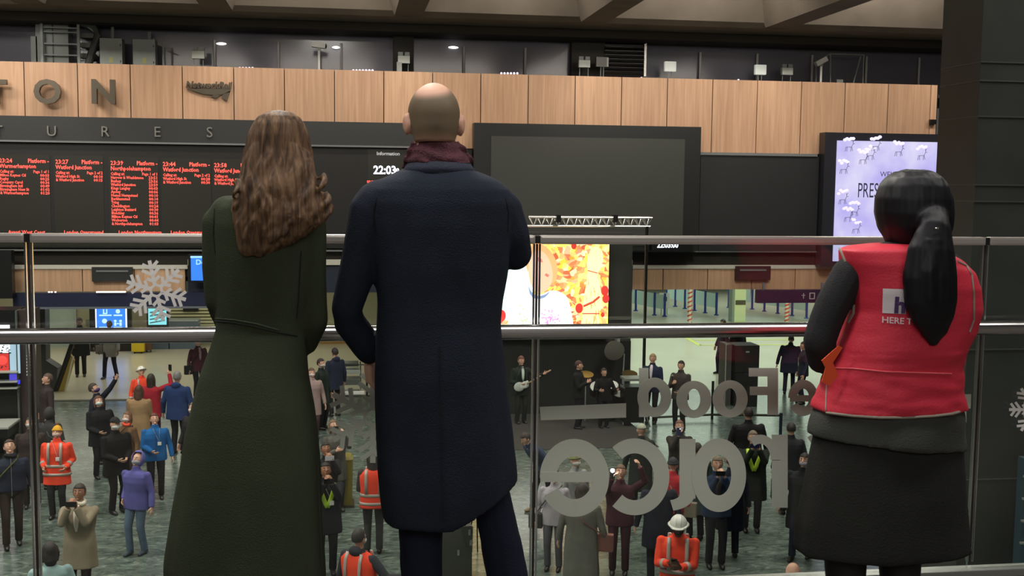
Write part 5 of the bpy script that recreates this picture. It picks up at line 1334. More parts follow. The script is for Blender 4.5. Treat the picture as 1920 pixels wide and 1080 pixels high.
# --- the woman in the green coat
YW = 3.58
Pw = lambda x, y, d=0: atY(x, y, YW + d)
wo = thing('person', 'woman seen from behind in long dark green coat with long wavy brown hair', 'person', (Pw(480, 1000).x, YW, 0))
hcW = Pw(523, 286, .0); HRw = Matrix.Rotation(PI - .15, 3, 'Z')
bm = bmesh.new(); head_shape(bm, hcW, HRw, .93)
limb(bm, [Pw(510, 380), Pw(520, 345), Pw(522, 320)], [.06, .052, .05])
limb(bm, [Pw(500, 430), Pw(495, 560), Pw(490, 620)], [.11, .10, .10]); limb(bm, [Pw(425, 405), Pw(500, 395), Pw(575, 410)], [.035, .05, .035])
limb(bm, [Pw(418, 405), Pw(406, 560, .02), Pw(455, 610, .22)], [.036, .032, .025]); limb(bm, [Pw(582, 415), Pw(585, 600, .02), Pw(520, 640, .22)], [.036, .032, .025])
hand(bm, Pw(455, 610, .22), Vector((1, .1, -.2)), Vector((0, -1, 0)), 1, .8, .95); hand(bm, Pw(520, 640, .22), Vector((-1, .1, .1)), Vector((0, -1, 0)), -1, .8, .95)
limb(bm, [Pw(430, 760), Pw(440, 1050), Pw(440, 1230)], [.08, .05, .04]); limb(bm, [Pw(510, 760), Pw(520, 1050), Pw(525, 1230)], [.08, .05, .04])
fuse('body', bm, SKIN, wo, .006, 2, world=True)
for sx in (-1, 1): obj('eye', ball(bmesh.new(), hcW + HRw @ Vector((sx * .03, -.08, 0)), (.011, .007, .007)), EYEW, wo, world=True)
GREEN = mat('green_wool', (58, 65, 48), .92, bump=.3, bscale=220, var=.1, vscale=2.5, spec=.2)
bm = bmesh.new()
rows_loft(bm, [(355, 478, 560, .06), (364, 450, 585, .08), (374, 420, 598, .095), (390, 403, 604, .11), (420, 398, 602, .125), (480, 400, 596, .125), (540, 403, 588, .115), (590, 405, 577, .11), (618, 405, 574, .11), (650, 395, 575, .13, 0, .005), (700, 375, 578, .16, 0, .01), (758, 360, 588, .19, 0, .014), (813, 347, 595, .21, 0, .018), (869, 337, 599, .23, 0, .02), (924, 326, 602, .245, 0, .023), (980, 317, 604, .26, 0, .025), (1035, 309, 607, .275, 0, .028), (1060, 309, 608, .28, 0, .03), (1078, 316, 609, .28, 0, .03), (1092, 322, 610, .275, 0, .03)], YW, p=2.2, fold=6, seed=3)
limb(bm, [Pw(428, 405), Pw(411, 420), Pw(405, 500), Pw(409, 562)], [.062, .056, .046, .043]); limb(bm, [Pw(409, 562), Pw(425, 600, .1), Pw(450, 612, .18)], [.042, .042, .038])
limb(bm, [Pw(578, 415), Pw(585, 425), Pw(586, 520), Pw(588, 600)], [.055, .045, .046, .046]); limb(bm, [Pw(588, 602), Pw(572, 640, .06), Pw(535, 648, .18)], [.046, .044, .040])
gcoat = fuse('coat', bm, GREEN, wo, .0075, 4, disp=wrinkles(.005, 7, 2.5, 5), world=True)
gme = wmesh(gcoat)
seam(wo, 'waist_seam', [(402, 602), (430, 604), (470, 611), (525, 624), (560, 630)], gme, mat('seam_green', (24, 28, 20), .9), .003)
seam(wo, 'waist_fold', [(404, 597), (440, 600), (480, 607), (526, 620)], gme, mat('fold_green', (64, 72, 54), .9), .0025)
seam(wo, 'back_seam', [(565, 470), (560, 560), (556, 600)], gme, mat('seam_green', (24, 28, 20), .9), .002)
seam(wo, 'armhole_seam', [(402, 392), (400, 440), (404, 480)], gme, mat('seam_green', (24, 28, 20), .9), .002)
seam(wo, 'skirt_edge', [(596, 870), (600, 980), (604, 1070)], gme, mat('fold_green', (64, 72, 54), .9), .002)
for x, y0 in ((440, 1050), (525, 1050)):
    t = bmesh.new(); f = Pw(x, 1240); f.z = 0
    tube(t, [f + Vector((0, 0, .5)), f + Vector((0, 0, .3)), f + Vector((0, 0, .12)), f + Vector((0, .01, .06))], [.056, .058, .048, .045], 14); tube(t, [f + Vector((0, -.02, .06)), f + Vector((0, .08, .045)), f + Vector((0, .19, .02))], [.042, .038, .018], 12); tube(t, [f + Vector((0, -.03, .07)), f + Vector((0, -.035, 0))], [.022, .012], 10)
    for v in t.verts: v.co.z = max(v.co.z, .002)
    fuse('boot', t, SHOE, wo, .006, 1, world=True)
# hair: one mass with sculpted waves and curling locks at the ends
bm = bmesh.new()
rows_loft(bm, [(208, 512, 536, .035, 0), (211, 499, 550, .066, 0), (219, 484, 562, .09, 0), (233, 473, 572, .108, 0), (254, 464, 580, .117, 0), (285, 457, 587, .12, 0), (315, 453, 588, .12, -.005), (345, 447, 593, .115, -.02), (370, 441, 601, .10, -.045), (395, 437, 611, .085, -.075), (415, 440, 610, .072, -.095), (435, 446, 582, .058, -.105), (452, 449, 556, .046, -.11), (466, 452, 524, .036, -.113), (477, 460, 498, .02, -.115)], YW, n=64, p=2.0)
rl = random.Random(21)
for k in range(54):
    f = k / 53; ang = -.12 + f * 1.24
    x0 = 470 + 110 * f + rl.uniform(-6, 6); y0 = rl.uniform(270, 330); y1 = rl.choice([400, 420, 440, 455]) + rl.uniform(-14, 14)
    if f > .62: y1 = min(y1, 422 - (f - .62) * 20)
    xe_ = x0 + (x0 - 525) * .22 + rl.uniform(-8, 8); ph = rl.uniform(0, 6.28); pts = []; rr = []
    for j in range(13):
        u = j / 12; yy = y0 + (y1 - y0) * u; xx = x0 + (xe_ - x0) * u + 6.5 * math.sin(ph + u * 9) * u
        e_ = ((xx - 521) / (70 + 20 * u)); dep = -.105 * math.sqrt(max(0.02, 1 - e_ * e_)) - .06 * u
        pts.append(Pw(xx, yy, dep + .012 * math.cos(ph + u * 9) * u)); rr.append(.008 + .014 * math.sin(PI * min(1, u * .85 + .12)))
    rr[-1] = .004; tube(bm, pts, rr, 8)
for (x, y, r0) in ((608, 385, .016), (611, 405, .016), (440, 385, .014), (470, 468, .016), (486, 474, .014), (462, 455, .016), (500, 465, .015), (602, 350, .014), (590, 408, .02), (440, 360, .012)):
    pts = [Pw(x + 9 * math.sin(a) * (1 - a / 8), y - 22 + a * 7.5, -.10 + .02 * math.cos(a)) for a in [j * .55 for j in range(9)]]
    tube(bm, pts, [r0 * (1 - .08 * j) for j in range(9)], 8)
def hw_(c):
    x, y, z = float(c[0]), float(c[1]), float(c[2]); g_ = .35 + .65 * min(1, max(0, (1.75 - z) / .2))
    wv = .018 * math.sin(z * 30 + x * 12)
    return g_ * (.0036 * noise.noise(Vector(((x + wv) * 40, y * 26, z * 4))) + .003 * noise.noise(Vector(((x + wv) * 110, y * 50, z * 7))))
def hair_mat():
    m = bpy.data.materials.new('brown_hair'); m.use_nodes = True; nt = m.node_tree; b = nt.nodes['Principled BSDF']
    tc = nt.nodes.new('ShaderNodeTexCoord'); mp = nt.nodes.new('ShaderNodeMapping'); mp.inputs['Scale'].default_value = (60, 30, 6)
    n = nt.nodes.new('ShaderNodeTexNoise'); n.inputs['Scale'].default_value = 1.2; n.inputs['Detail'].default_value = 5; n.inputs['Distortion'].default_value = .8
    nt.links.new(tc.outputs['Object'], mp.inputs[0]); nt.links.new(mp.outputs[0], n.inputs['Vector'])
    r = nt.nodes.new('ShaderNodeValToRGB'); e = r.color_ramp.elements; e[0].position = .33; e[0].color = rgb((62, 47, 36)); e[1].position = .7; e[1].color = rgb((132, 104, 76))
    k = e.new(.52); k.color = rgb((102, 78, 58))
    nt.links.new(n.outputs['Fac'], r.inputs[0]); nt.links.new(r.outputs[0], b.inputs['Base Color'])
    b.inputs['Roughness'].default_value = .58; b.inputs['Specular IOR Level'].default_value = .22
    bp = nt.nodes.new('ShaderNodeBump'); bp.inputs['Strength'].default_value = .5; bp.inputs['Distance'].default_value = .004
    nt.links.new(n.outputs['Fac'], bp.inputs['Height']); nt.links.new(bp.outputs[0], b.inputs['Normal'])
    return m
fuse('hair', bm, hair_mat(), wo, .0045, 5, disp=hw_, world=True)

# --- the woman in the red tabard
YR3 = 3.62
Pr = lambda x, y, d=0: atY(x, y, YR3 + d)
rw = thing('person', 'woman seen from behind in red tabard over black clothes, long dark ponytail', 'person', (Pr(1670, 1000).x, YR3, 0))
hcR = Pr(1709, 398, .0); HRr = Matrix.Rotation(PI + .75, 3, 'Z')
bm = bmesh.new(); head_shape(bm, hcR, HRr, 1.0)
limb(bm, [Pr(1705, 500), Pr(1706, 465), Pr(1706, 440)], [.062, .055, .052])
limb(bm, [Pr(1705, 560), Pr(1690, 740)], [.12, .12]); limb(bm, [Pr(1605, 500), Pr(1705, 500), Pr(1790, 515)], [.04, .06, .04])
limb(bm, [Pr(1600, 505), Pr(1540, 640, .02), Pr(1585, 690, .22)], [.038, .034, .026]); limb(bm, [Pr(1795, 520), Pr(1808, 610, .02), Pr(1760, 650, .22)], [.038, .034, .026])
hand(bm, Pr(1585, 690, .22), Vector((1, .2, .1)), Vector((0, -1, -.2)), 1, .8, .95); hand(bm, Pr(1760, 650, .22), Vector((-1, .1, .1)), Vector((0, -1, 0)), -1, .8, .95)
limb(bm, [Pr(1590, 860), Pr(1586, 1060), Pr(1586, 1230)], [.085, .06, .045]); limb(bm, [Pr(1690, 860), Pr(1688, 1060), Pr(1690, 1230)], [.085, .06, .045])
fuse('body', bm, SKIN2, rw, .006, 2, world=True)
for sx in (-1, 1): obj('eye', ball(bmesh.new(), hcR + HRr @ Vector((sx * .03, -.083, 0)), (.011, .007, .007)), EYEW, rw, world=True)
BLK = mat('black_hair', (15, 15, 21), .5, var=.3, vscale=30, spec=.35)
bm = bmesh.new()
rows_loft(bm, [(318, 1700, 1730, .03), (322, 1682, 1748, .06), (332, 1666, 1760, .088), (348, 1655, 1771, .105), (372, 1647, 1778, .115), (400, 1646, 1780, .118), (425, 1652, 1778, .112), (445, 1662, 1772, .10), (465, 1672, 1768, .085), (480, 1682, 1762, .07)], YR3, n=56)
tube(bm, [Pr(1750, 405, -.09), Pr(1752, 432, -.145), Pr(1746, 470, -.16), Pr(1744, 520, -.165), Pr(1746, 565, -.165), Pr(1750, 600, -.165), Pr(1752, 625, -.16), Pr(1750, 648, -.155)], [.055, .06, .083, .094, .092, .072, .045, .012], 18, flat=(Vector((0, 1, 0)), .55))
for k in range(14):
    x = 1700 + k * 6.6; ye = 575 + 50 * math.exp(-((x - 1748) / 26) ** 2) + rl.uniform(-12, 12)
    tube(bm, [Pr(1752 + (x - 1744) * .3, 450, -.19), Pr(x, 510, -.215 + abs(x - 1744) * .0012), Pr(x + 2, 560, -.215 + abs(x - 1744) * .0012), Pr(1748 + (x - 1744) * .6, ye, -.19)], [.008, .012, .012, .004], 7)
def hw2(c): return .0028 * noise.noise(Vector((float(c[0]) * 60, float(c[1]) * 40, float(c[2]) * 5)))
fuse('hair', bm, BLK, rw, .005, 8, disp=hw2, world=True)
obj('hair_band', ball(bmesh.new(), Pr(1757, 428, -.192), (.008, .004, .004)), mat('silver_clip', (230, 228, 220), .15, metal=1), rw, world=True)
SW = mat('black_jersey', (46, 46, 48), .85, bump=.3, bscale=200, spec=.2)
bm = bmesh.new()
rows_loft(bm, [(452, 1668, 1750, .065), (462, 1640, 1768, .085), (480, 1600, 1795, .11), (520, 1596, 1806, .12), (600, 1598, 1806, .12), (700, 1575, 1785, .125), (780, 1545, 1790, .14)], YR3, p=2.3)
limb(bm, [Pr(1612, 500), Pr(1592, 515), Pr(1562, 570), Pr(1537, 636)], [.066, .062, .058, .056]); limb(bm, [Pr(1537, 640), Pr(1542, 672, .05), Pr(1572, 695, .2)], [.056, .052, .04])
limb(bm, [Pr(1780, 515), Pr(1800, 525), Pr(1808, 605)], [.05, .044, .042]); limb(bm, [Pr(1806, 605), Pr(1770, 650, .18)], [.042, .036])
fuse('sweater', bm, SW, rw, .008, 3, disp=wrinkles(.004, 9, 6, 9), world=True)
RED = mat('red_tabard', (214, 52, 72), .55, bump=.15, bscale=120, spec=.35)
bm = bmesh.new()
rows_loft(bm, [(456, 1640, 1770, .085), (461, 1596, 1788, .11), (468, 1578, 1800, .125), (490, 1580, 1818, .14), (530, 1592, 1828, .15), (580, 1595, 1830, .15), (620, 1582, 1820, .15, 0, .006), (655, 1568, 1800, .155, 0, .008), (690, 1556, 1795, .155, 0, .008), (725, 1545, 1795, .16, 0, .012), (750, 1534, 1800, .165, 0, .02), (766, 1527, 1804, .17, 0, .024)], YR3, p=2.5, fold=5, seed=2)
for v in bm.verts:   # right shoulder sits lower
    if v.co.z > Pr(1700, 560).z and v.co.x > Pr(1700, 500).x:
        f = (v.co.x - Pr(1700, 500).x) / (Pr(1820, 500).x - Pr(1700, 500).x); v.co.z -= .05 * max(0, f) * (v.co.z - Pr(1700, 560).z) / .17
vest = fuse('tabard', bm, RED, rw, .007, 2, disp=lambda c: wrinkles(.009, 5, 13, 7)(c) * (1 if c[2] < 1.05 else .25), world=True)
vme = wmesh(vest)
PIP = mat('grey_piping', (150, 140, 128), .5)
seam(rw, 'piping', [(1574, 464), (1585, 490), (1596, 525), (1602, 560), (1600, 588), (1590, 606)], vme, PIP, .005)
seam(rw, 'piping', [(1796, 490), (1812, 498), (1822, 515), (1826, 550), (1826, 600), (1817, 625)], vme, PIP, .004)
seam(rw, 'hem_piping', [(1531, 772), (1560, 775), (1600, 780), (1650, 783), (1700, 783), (1750, 780), (1785, 776), (1800, 772)], vme, PIP, .005)
seam(rw, 'waist_seam', [(1566, 690), (1600, 691), (1660, 697), (1720, 699), (1790, 701)], vme, mat('seam_red', (236, 96, 108), .5), .003)
seam(rw, 'side_piping', [(1562, 652), (1553, 690), (1549, 740), (1548, 778)], vme, PIP, .003)
bm = bmesh.new(); pts = [(1562, 650), (1570, 660), (1556, 690), (1568, 708), (1552, 726), (1545, 705), (1538, 690)]
t = poly(bmesh.new(), [(1573, 648), (1580, 652), (1562, 680), (1572, 705), (1555, 724), (1541, 716), (1548, 690), (1541, 676)], YR3 - .1, .004)
obj('orange_side_panel', drape(t, vme, .004), mat('orange_panel', (236, 84, 40), .6), rw, world=True)
bm = bmesh.new()
for k in range(7):
    for j in range(9):
        a = Pr(1666 + 5.2 * k, 543 + 5.2 * j, -.16); b2 = Pr(1666 + 5.2 * (k + 1), 543 + 5.2 * (j + 1), -.16)
        f = [bm.verts.new(q) for q in ((a.x, 0, b2.z), (b2.x, 0, b2.z), (b2.x, 0, a.z), (a.x, 0, a.z))]; bm.faces.new(f)
obj('white_patch', drape(bm, vme, .003), mat('patch_white', (226, 218, 222), .6), rw, world=True)
p_ = Pr(1684, 587, -.155); hz = Pr(1684, 556, -.155).z - p_.z
obj('patch_emblem', drape(text_mesh([('h', p_.x - .006, p_.z, hz / .75, 'LEFT')], off=.04), vme, .007), mat('emblem_purple', (70, 44, 96), .6), rw, world=True)
p_ = Pr(1662, 607, -.155); hz = Pr(1662, 595, -.155).z - p_.z; t = text_mesh([('HERE TO', 0, 0, hz / .74, 'LEFT', 1.0)], off=.02, res=2); t.transform(Matrix.Translation(p_) @ Matrix.Rotation(.04, 4, 'Y')); bmesh.ops.triangulate(t, faces=t.faces[:]) 
obj('back_text', drape(t, vme, .004), mat('print_white', (222, 200, 206), .6), rw, world=True)
bm = bmesh.new()
SKT = mat('black_skirt', (46, 47, 45), .9, bump=.3, bscale=150, var=.12, vscale=2, spec=.2)
rows_loft(bm, [(740, 1560, 1780, .13), (790, 1535, 1792, .145), (850, 1524, 1796, .155, 0, .006), (920, 1510, 1799, .17, 0, .012), (975, 1497, 1804, .175, 0, .02), (1015, 1494, 1808, .18, 0, .03), (1030, 1495, 1810, .18, 0, .034)], YR3, p=2.3, fold=6, seed=6)
fuse('skirt', bm, SKT, rw, .008, 3, disp=wrinkles(.006, 6, 2, 11), world=True)
bm = bmesh.new()
rows_loft(bm, [(735, 1552, 1786, .15), (775, 1530, 1798, .162), (812, 1524, 1800, .17, 0, .01), (826, 1523, 1800, .172, 0, .014)], YR3, p=2.4, fold=4, seed=8)
for v in bm.verts:
    if v.co.z < Pr(1700, 790).z: v.co.z -= (v.co.x - Pr(1665, 800).x) * .10
fuse('undershirt_hem', bm, mat('dark_tunic', (62, 64, 60), .85, bump=.3, bscale=160), rw, .007, 2, disp=wrinkles(.005, 6, 8, 3), world=True)
bm = bmesh.new()
for x in (1585, 1687):
    bm = bmesh.new(); limb(bm, [Pr(x, 900), Pr(x, 1060), Pr(x + 1, 1225)], [.085, .072, .05]); obj('legging', bm, mat('black_tights', (20, 20, 22), .7), rw, smooth=True, world=True)
    t = bmesh.new(); f = Pr(x + 1, 1240); f.z = 0
    tube(t, [f + Vector((0, -.05, .04)), f + Vector((0, .02, .045)), f + Vector((0, .11, .035)), f + Vector((0, .18, .025))], [.038, .046, .04, .026], 12)
    for v in t.verts: v.co.z = max(v.co.z, .002)
    obj('shoe', t, SHOE, rw, smooth=True, world=True)

# ------------------------------------------------------------------ the crowd on the concourse
def place(x, y, h): 
    p = atZ(x, y, FZ + h); return (p.x, p.y, FZ)
def crowd(px, hy, label, h=1.7, **k):
    return person(label, place(px, hy, h), h=h, **k)
GRP = {}
NV = (30, 34, 48); BK = (28, 28, 32); OR = (246, 78, 52); BD = (178, 168, 158)
# left of the green coat
crowd(18, 824, 'bearded man looking up in navy jacket over long olive coat, far left', 1.78, face=20, look=28, top=(36, 42, 58), style='jacket', hem=.92, legs=(52, 42, 34), hair=(60, 44, 34), scarf=(32, 32, 34), stride=.2, wide=1.12, trim=(120, 120, 120), bag=(98, 96, 50))
crowd(56, 782, 'person in dark coat and white mask behind the left glass joint', 1.68, face=10, look=22, top=(58, 48, 46), style='coat', legs=(48, 40, 34), hair=(52, 50, 48), mask=MASKM and (190, 190, 188), wide=1.05)
crowd(86, 700, 'pale-faced person in dark maroon coat by the escalator casing', 1.8, face=-60, look=12, top=(58, 48, 50), style='coat', legs=BK, hair=(90, 70, 62), wide=1.1)
crowd(92, 766, 'person in charcoal coat with grey rucksack, hood up, behind yellow hat', 1.6, face=170, look=0, top=(58, 58, 60), style='coat', hat=('hood', (52, 50, 50)), legs=BK, bag=(96, 98, 98))
r, U, H, HR, hc = crowd(105, 799, 'person in orange hi-vis jacket and yellow bobble hat, hands at pockets', 1.66, face=-4, look=18, top=OR, style='jacket', hem=.66, legs=(36, 40, 40), hat=('beanie', (216, 160, 40)), skin=SKIN, L=(-.2, -.14, 1.0), R=(.2, -.14, 1.0), bands=BD, badge=True, mask=(196, 170, 160), wide=1.12, hair=(60, 44, 30))
r, U, H, HR, hc = crowd(147, 908, 'man in beige open overcoat and white scarf photographing with both hands raised', 1.76, face=-4, look=14, top=(142, 130, 110), style='coat', hem=.58, legs=(34, 28, 32), shirt=(226, 216, 200), scarf=(220, 212, 196), hair=(48, 38, 32), skin=SKIN3, L='phone', R='phone', wide=1.05)
held_phone('phone held up by the man in beige overcoat', r, (0, -.34, 1.56), (0, PI / 2, 0))
crowd(93, 1016, 'dark-haired person in white and teal top at the bottom left edge', 1.7, face=200, top=(150, 178, 178), style='jacket', legs=(120, 104, 80), hair=(44, 38, 36), hstyle='bob', skin=SKIN)
r, U, H, HR, hc = crowd(182, 717, 'person in dark navy jacket pointing a hand high, purple face mask', 1.74, face=75, look=25, top=NV, style='jacket', legs=BK, hair=(58, 48, 40), mask=(64, 48, 110), R=(.18, -.42, 1.92), turn=10)
r, U, H, HR, hc = crowd(186, 742, 'brown-haired woman in black jacket with white mask looking up right', 1.68, face=30, look=20, top=BK, style='coat', hem=.7, legs=(26, 26, 30), hair=(92, 58, 46), hstyle='bob', mask=(206, 216, 212), L='front', wide=1.1)
r, U, H, HR, hc = crowd(216, 782, 'person all in black with black cap and white mask, hands in front', 1.76, face=40, look=5, top=(24, 24, 26), style='coat', hem=.72, legs=(22, 22, 24), hat=('cap', (20, 20, 22)), mask=(216, 220, 218), L='front', R='front', wide=1.15)
crowd(265, 688, 'orange-clad worker in white hard hat behind the tan coat', 1.6, face=25, look=10, top=OR, style='jacket', legs=NV, hat=('hardhat', (232, 230, 222)), bands=BD)
r, U, H, HR, hc = crowd(284, 700, 'dark-haired woman in red jacket holding a phone high', 1.68, face=160, look=10, top=(158, 34, 48), style='jacket', hem=.72, legs=(80, 26, 44), hair=(48, 42, 36), hstyle='long', L=(-.34, -.2, 1.72), wide=1.05)
held_phone('black phone held high by the woman in red jacket', r, (-.35, -.23, 1.86))
crowd(260, 722, 'long-haired woman in tan coat seen from behind, in the left crowd', 1.66, face=175, top=(158, 128, 94), style='coat', hem=.5, legs=(60, 44, 36), hair=(78, 52, 38), hstyle='long', wide=1.1, L='front', R='front')
crowd(236, 772, 'masked woman in brown fur jacket and orange scarf next to tan coat', 1.6, face=-30, look=15, top=(104, 78, 54), style='jacket', legs=(70, 54, 44), hair=(110, 72, 54), hstyle='bob', mask=(216, 206, 202), scarf=(236, 92, 66), bag=(78, 58, 46))
crowd(290, 775, 'woman in bright blue zipped jacket with white badge and black trousers', 1.64, face=15, look=20, top=(28, 96, 160), style='jacket', hem=.8, legs=(26, 24, 28), hair=(96, 50, 44), badge=True, trim=(20, 60, 110), L='front', wide=1.05)
crowd(332, 696, 'grey-haired man in navy-blue padded coat seen from behind', 1.84, face=165, top=(38, 58, 104), style='jacket', hem=.74, legs=(28, 28, 34), hair=(120, 118, 118), hood=True, wide=1.12)
crowd(360, 754, 'masked person in dark coat half hidden behind the green coat', 1.68, face=-40, look=15, top=(44, 42, 46), style='coat', legs=BK, hair=(110, 96, 84), mask=(224, 206, 186))
crowd(254, 849, 'person in purple hoodie under dark sleeves and blue jeans, hood up', 1.66, face=-25, look=22, top=(88, 86, 150), style='jacket', legs=(86, 104, 124), hat=('hood', (104, 100, 170)), mask=(150, 150, 156), shoe=(60, 70, 84), L='pocket', wide=1.1, hstyle='none', stride=.12)
crowd(149, 595, 'person in long black coat under the fascia beside the escalator', 1.82, face=10, top=(24, 26, 30), style='coat', hem=.62, legs=(30, 28, 30), hair=(30, 26, 24), skin=SKIN2, L='pocket', wide=1.2)
crowd(205, 601, 'person in grey open coat carrying a round bag before the blue totem', 1.76, face=-20, top=(126, 124, 122), style='coat', hem=.66, legs=(22, 24, 40), hair=(24, 22, 26), skin=SKIN2, bag=(104, 100, 96), stride=.35, shirt=(30, 30, 34))
crowd(371, 633, 'person in maroon top with dark bag at the edge of green coat', 1.7, face=30, top=(70, 36, 46), style='jacket', legs=BK, hair=(40, 32, 30), shirt=(150, 120, 128), bag=(34, 34, 38))
# between the green and the navy coat
crowd(628, 652, 'person in dark navy hooded coat standing with back turned near trolley', 1.78, face=-150, top=(34, 40, 62), style='coat', hem=.7, legs=BK, hair=(40, 32, 30), hood=True)
crowd(603, 672, 'dark-haired masked person in black-green coat looking right, between the coats', 1.74, face=60, look=8, top=(36, 44, 42), style='coat', hem=.6, legs=BK, hair=(50, 38, 36), mask=(190, 180, 180), wide=1.1)
crowd(585, 690, 'masked person in pale pink coat at the edge of green coat', 1.68, face=20, look=12, top=(164, 140, 138), style='coat', hem=.6, legs=(80, 60, 60), hair=(96, 72, 60), mask=(214, 200, 200))
r, U, H, HR, hc = crowd(628, 787, 'brown-haired person in grey coat with black mask below the grey snowflake', 1.7, face=25, look=25, top=(92, 90, 84), style='coat', hem=.6, legs=BK, hair=(112, 88, 66), hstyle='bob', mask=(24, 24, 26), L='chest', R='phone')
held_phone('pale phone held by the person with black mask', r, (.06, -.35, 1.56), (.3, PI / 2, 0), (170, 170, 160))
r, U, H, HR, hc = crowd(612, 830, 'person in black top filming with a phone above the yellow straps', 1.66, face=10, look=25, top=(34, 34, 36), style='jacket', legs=BK, hair=(40, 34, 30), L='phone', R='phone', skin=SKIN3)
held_phone('phone of the person in black top, white rear', r, (0, -.34, 1.55), (0, PI / 2, 0), (200, 200, 205))
r, U, H, HR, hc = crowd(611, 868, 'person in black coat with yellow hi-vis straps and white badge', 1.74, face=8, look=20, top=(28, 32, 36), style='coat', hem=.66, legs=BK, hair=(36, 30, 28), L='phone', R='phone', vbib=True, badge=True, wide=1.12, skin=SKIN3)
held_phone('phone above the yellow hi-vis straps', r, (0, -.34, 1.55), (0, PI / 2, 0))
crowd(700, 845, 'long-haired woman in orange hi-vis vest seen from behind beside navy coat', 1.7, face=176, top=OR, style='vest', shirt=(70, 62, 58), legs=(52, 54, 52), hair=(48, 42, 40), hstyle='long', bands=BD, R='front', L='front')
crowd(674, 990, 'masked person in orange hi-vis vest over dark hoodie with one arm out', 1.72, face=140, look=5, top=OR, style='vest', shirt=(56, 58, 62), legs=BK, hair=(50, 46, 42), mask=(214, 212, 208), hood=True, bands=BD, L='out', wide=1.15)
# the band
g = crowd(977, 667, 'guitarist in dark suit and white shirt on the stage left of the glass joint', 1.72, face=15, top=(34, 44, 38), style='jacket', hem=.74, legs=(34, 40, 34), hair=(96, 56, 44), shirt=(206, 222, 210), L=(-.12, -.2, 1.06), R=(.5, -.30, 1.30))
def at_local(root, p_): return PM(root) @ Vector(p_)
gt = thing('electric_guitar', 'cream and white electric guitar slung across the guitarist', 'guitar', at_local(g[0], (-.05, -.25, 1.02)), g[0].rotation_euler.z)
bm = bmesh.new(); ball(bm, (-.1, 0, -.02), (.15, .022, .12), 18); ball(bm, (.06, 0, .02), (.11, .022, .095), 18); ball(bm, (.12, 0, .08), (.04, .02, .05), 12)
fuse('guitar_body', bm, mat('guitar_cream', (196, 206, 196), .3), gt, .008, 2)
obj('neck', tube(bmesh.new(), [(.1, -.01, .04), (.62, -.01, .29)], .018, 8), mat('maple', (170, 140, 110), .4), gt, smooth=True)
obj('headstock', tube(bmesh.new(), [(.61, -.01, .285), (.76, -.01, .35)], [.026, .02], 8), mat('maple', (170, 140, 110), .4), gt, smooth=True)
obj('pickguard', ball(bmesh.new(), (.0, -.022, -.01), (.09, .004, .05), 14), WHITE, gt)
obj('strap', tube(bmesh.new(), [(-.2, .02, .02), (-.12, .02, .3), (.02, .12, .45), (.14, .1, .4), (.12, .02, .1)], .014, 6), mat('strap_black', (24, 22, 22), .6), gt)
crowd(1085, 676, 'dark-clad keyboard player in profile on the stage behind the white bar', 1.7, face=60, top=(28, 30, 32), legs=BK, hair=(70, 46, 44), L='chest', R='chest')
crowd(1133, 690, 'drummer in black with pale hands behind the drum kit', 1.5, face=10, look=5, top=(26, 26, 28), legs=BK, hair=(40, 34, 30), L=(-.25, -.3, 1.15), R=(.3, -.3, 1.15), skin=SKIN)
crowd(1224, 663, 'fair-haired singer in navy blazer and white shirt above the letter d', 1.78, face=-30, look=5, top=(36, 44, 66), legs=BK, hair=(150, 128, 92), shirt=(214, 206, 214), L='front', R='front', scarf=None)
s_ = crowd(1277, 676, 'dark-haired singer in grey-brown jacket with one hand raised to chest', 1.76, face=-40, look=5, top=(66, 60, 58), legs=BK, hair=(40, 32, 30), L='chest', R='front')
mk = thing('microphone', 'small black microphone held by the singer in grey-brown jacket', 'microphone', at_local(s_[0], (-.09, -.30, 1.36)), 0)
obj('grip', tube(bmesh.new(), [(0, 0, -.1), (0, 0, .03)], [.012, .016], 8), BLACK2, mk); obj('grille', ball(bmesh.new(), (0, 0, .05), .024), GREYM, mk)
crowd(1356, 598, 'person in dark suit standing behind the flight case on green-lit floor', 1.78, face=-80, top=(40, 36, 56), style='coat', hem=.7, legs=(36, 34, 60), hair=(40, 34, 30), stride=.15)
crowd(1384, 606, 'person in black behind the loudspeaker stack, white cuff showing', 1.76, face=10, top=(36, 34, 40), legs=BK, hair=(40, 34, 30))
crowd(1482, 628, 'stooping person in dark navy suit with back turned near red tabard', 1.72, face=150, lean=.35, top=(38, 38, 58), style='coat', hem=.62, legs=(34, 34, 52), hair=(60, 56, 60), wide=1.2, stride=.25)
crowd(1508, 640, 'person in dark suit standing next to the red tabard sleeve', 1.76, face=-100, top=(44, 44, 62), legs=(40, 40, 58), hair=(50, 44, 40))
# front rows seen through the lettering
crowd(1022, 792, 'person in blue-grey jacket bending over, beside the glass joint', 1.66, face=-70, lean=.75, top=(54, 66, 92), style='jacket', legs=(34, 32, 40), hair=(60, 50, 46), stride=.4, shoe=(150, 130, 96), wide=1.15)
crowd(1080, 850, 'person with pale green hat and silver jacket behind the letter e', 1.66, face=30, look=10, top=(150, 152, 150), style='jacket', legs=(120, 120, 112), hat=('beanie', (126, 130, 84)), hair=(90, 80, 66), mask=(214, 214, 206))
crowd(1092, 905, 'person in long grey coat carrying pinkish bag at bottom of letter e', 1.72, face=160, top=(110, 110, 102), style='coat', hem=.28, legs=(70, 66, 62), hair=(60, 52, 46), hstyle='bob', bag=(128, 88, 78), wide=1.15)
r, U, H, HR, hc = crowd(1164, 872, 'person in maroon tracksuit raising a phone with its flash on', 1.72, face=-15, look=18, top=(74, 40, 50), style='jacket', legs=(62, 34, 42), hair=(110, 84, 66), skin=SKIN, L=(-.12, -.32, 1.62), R=(.30, -.2, 1.78), wide=1.05)
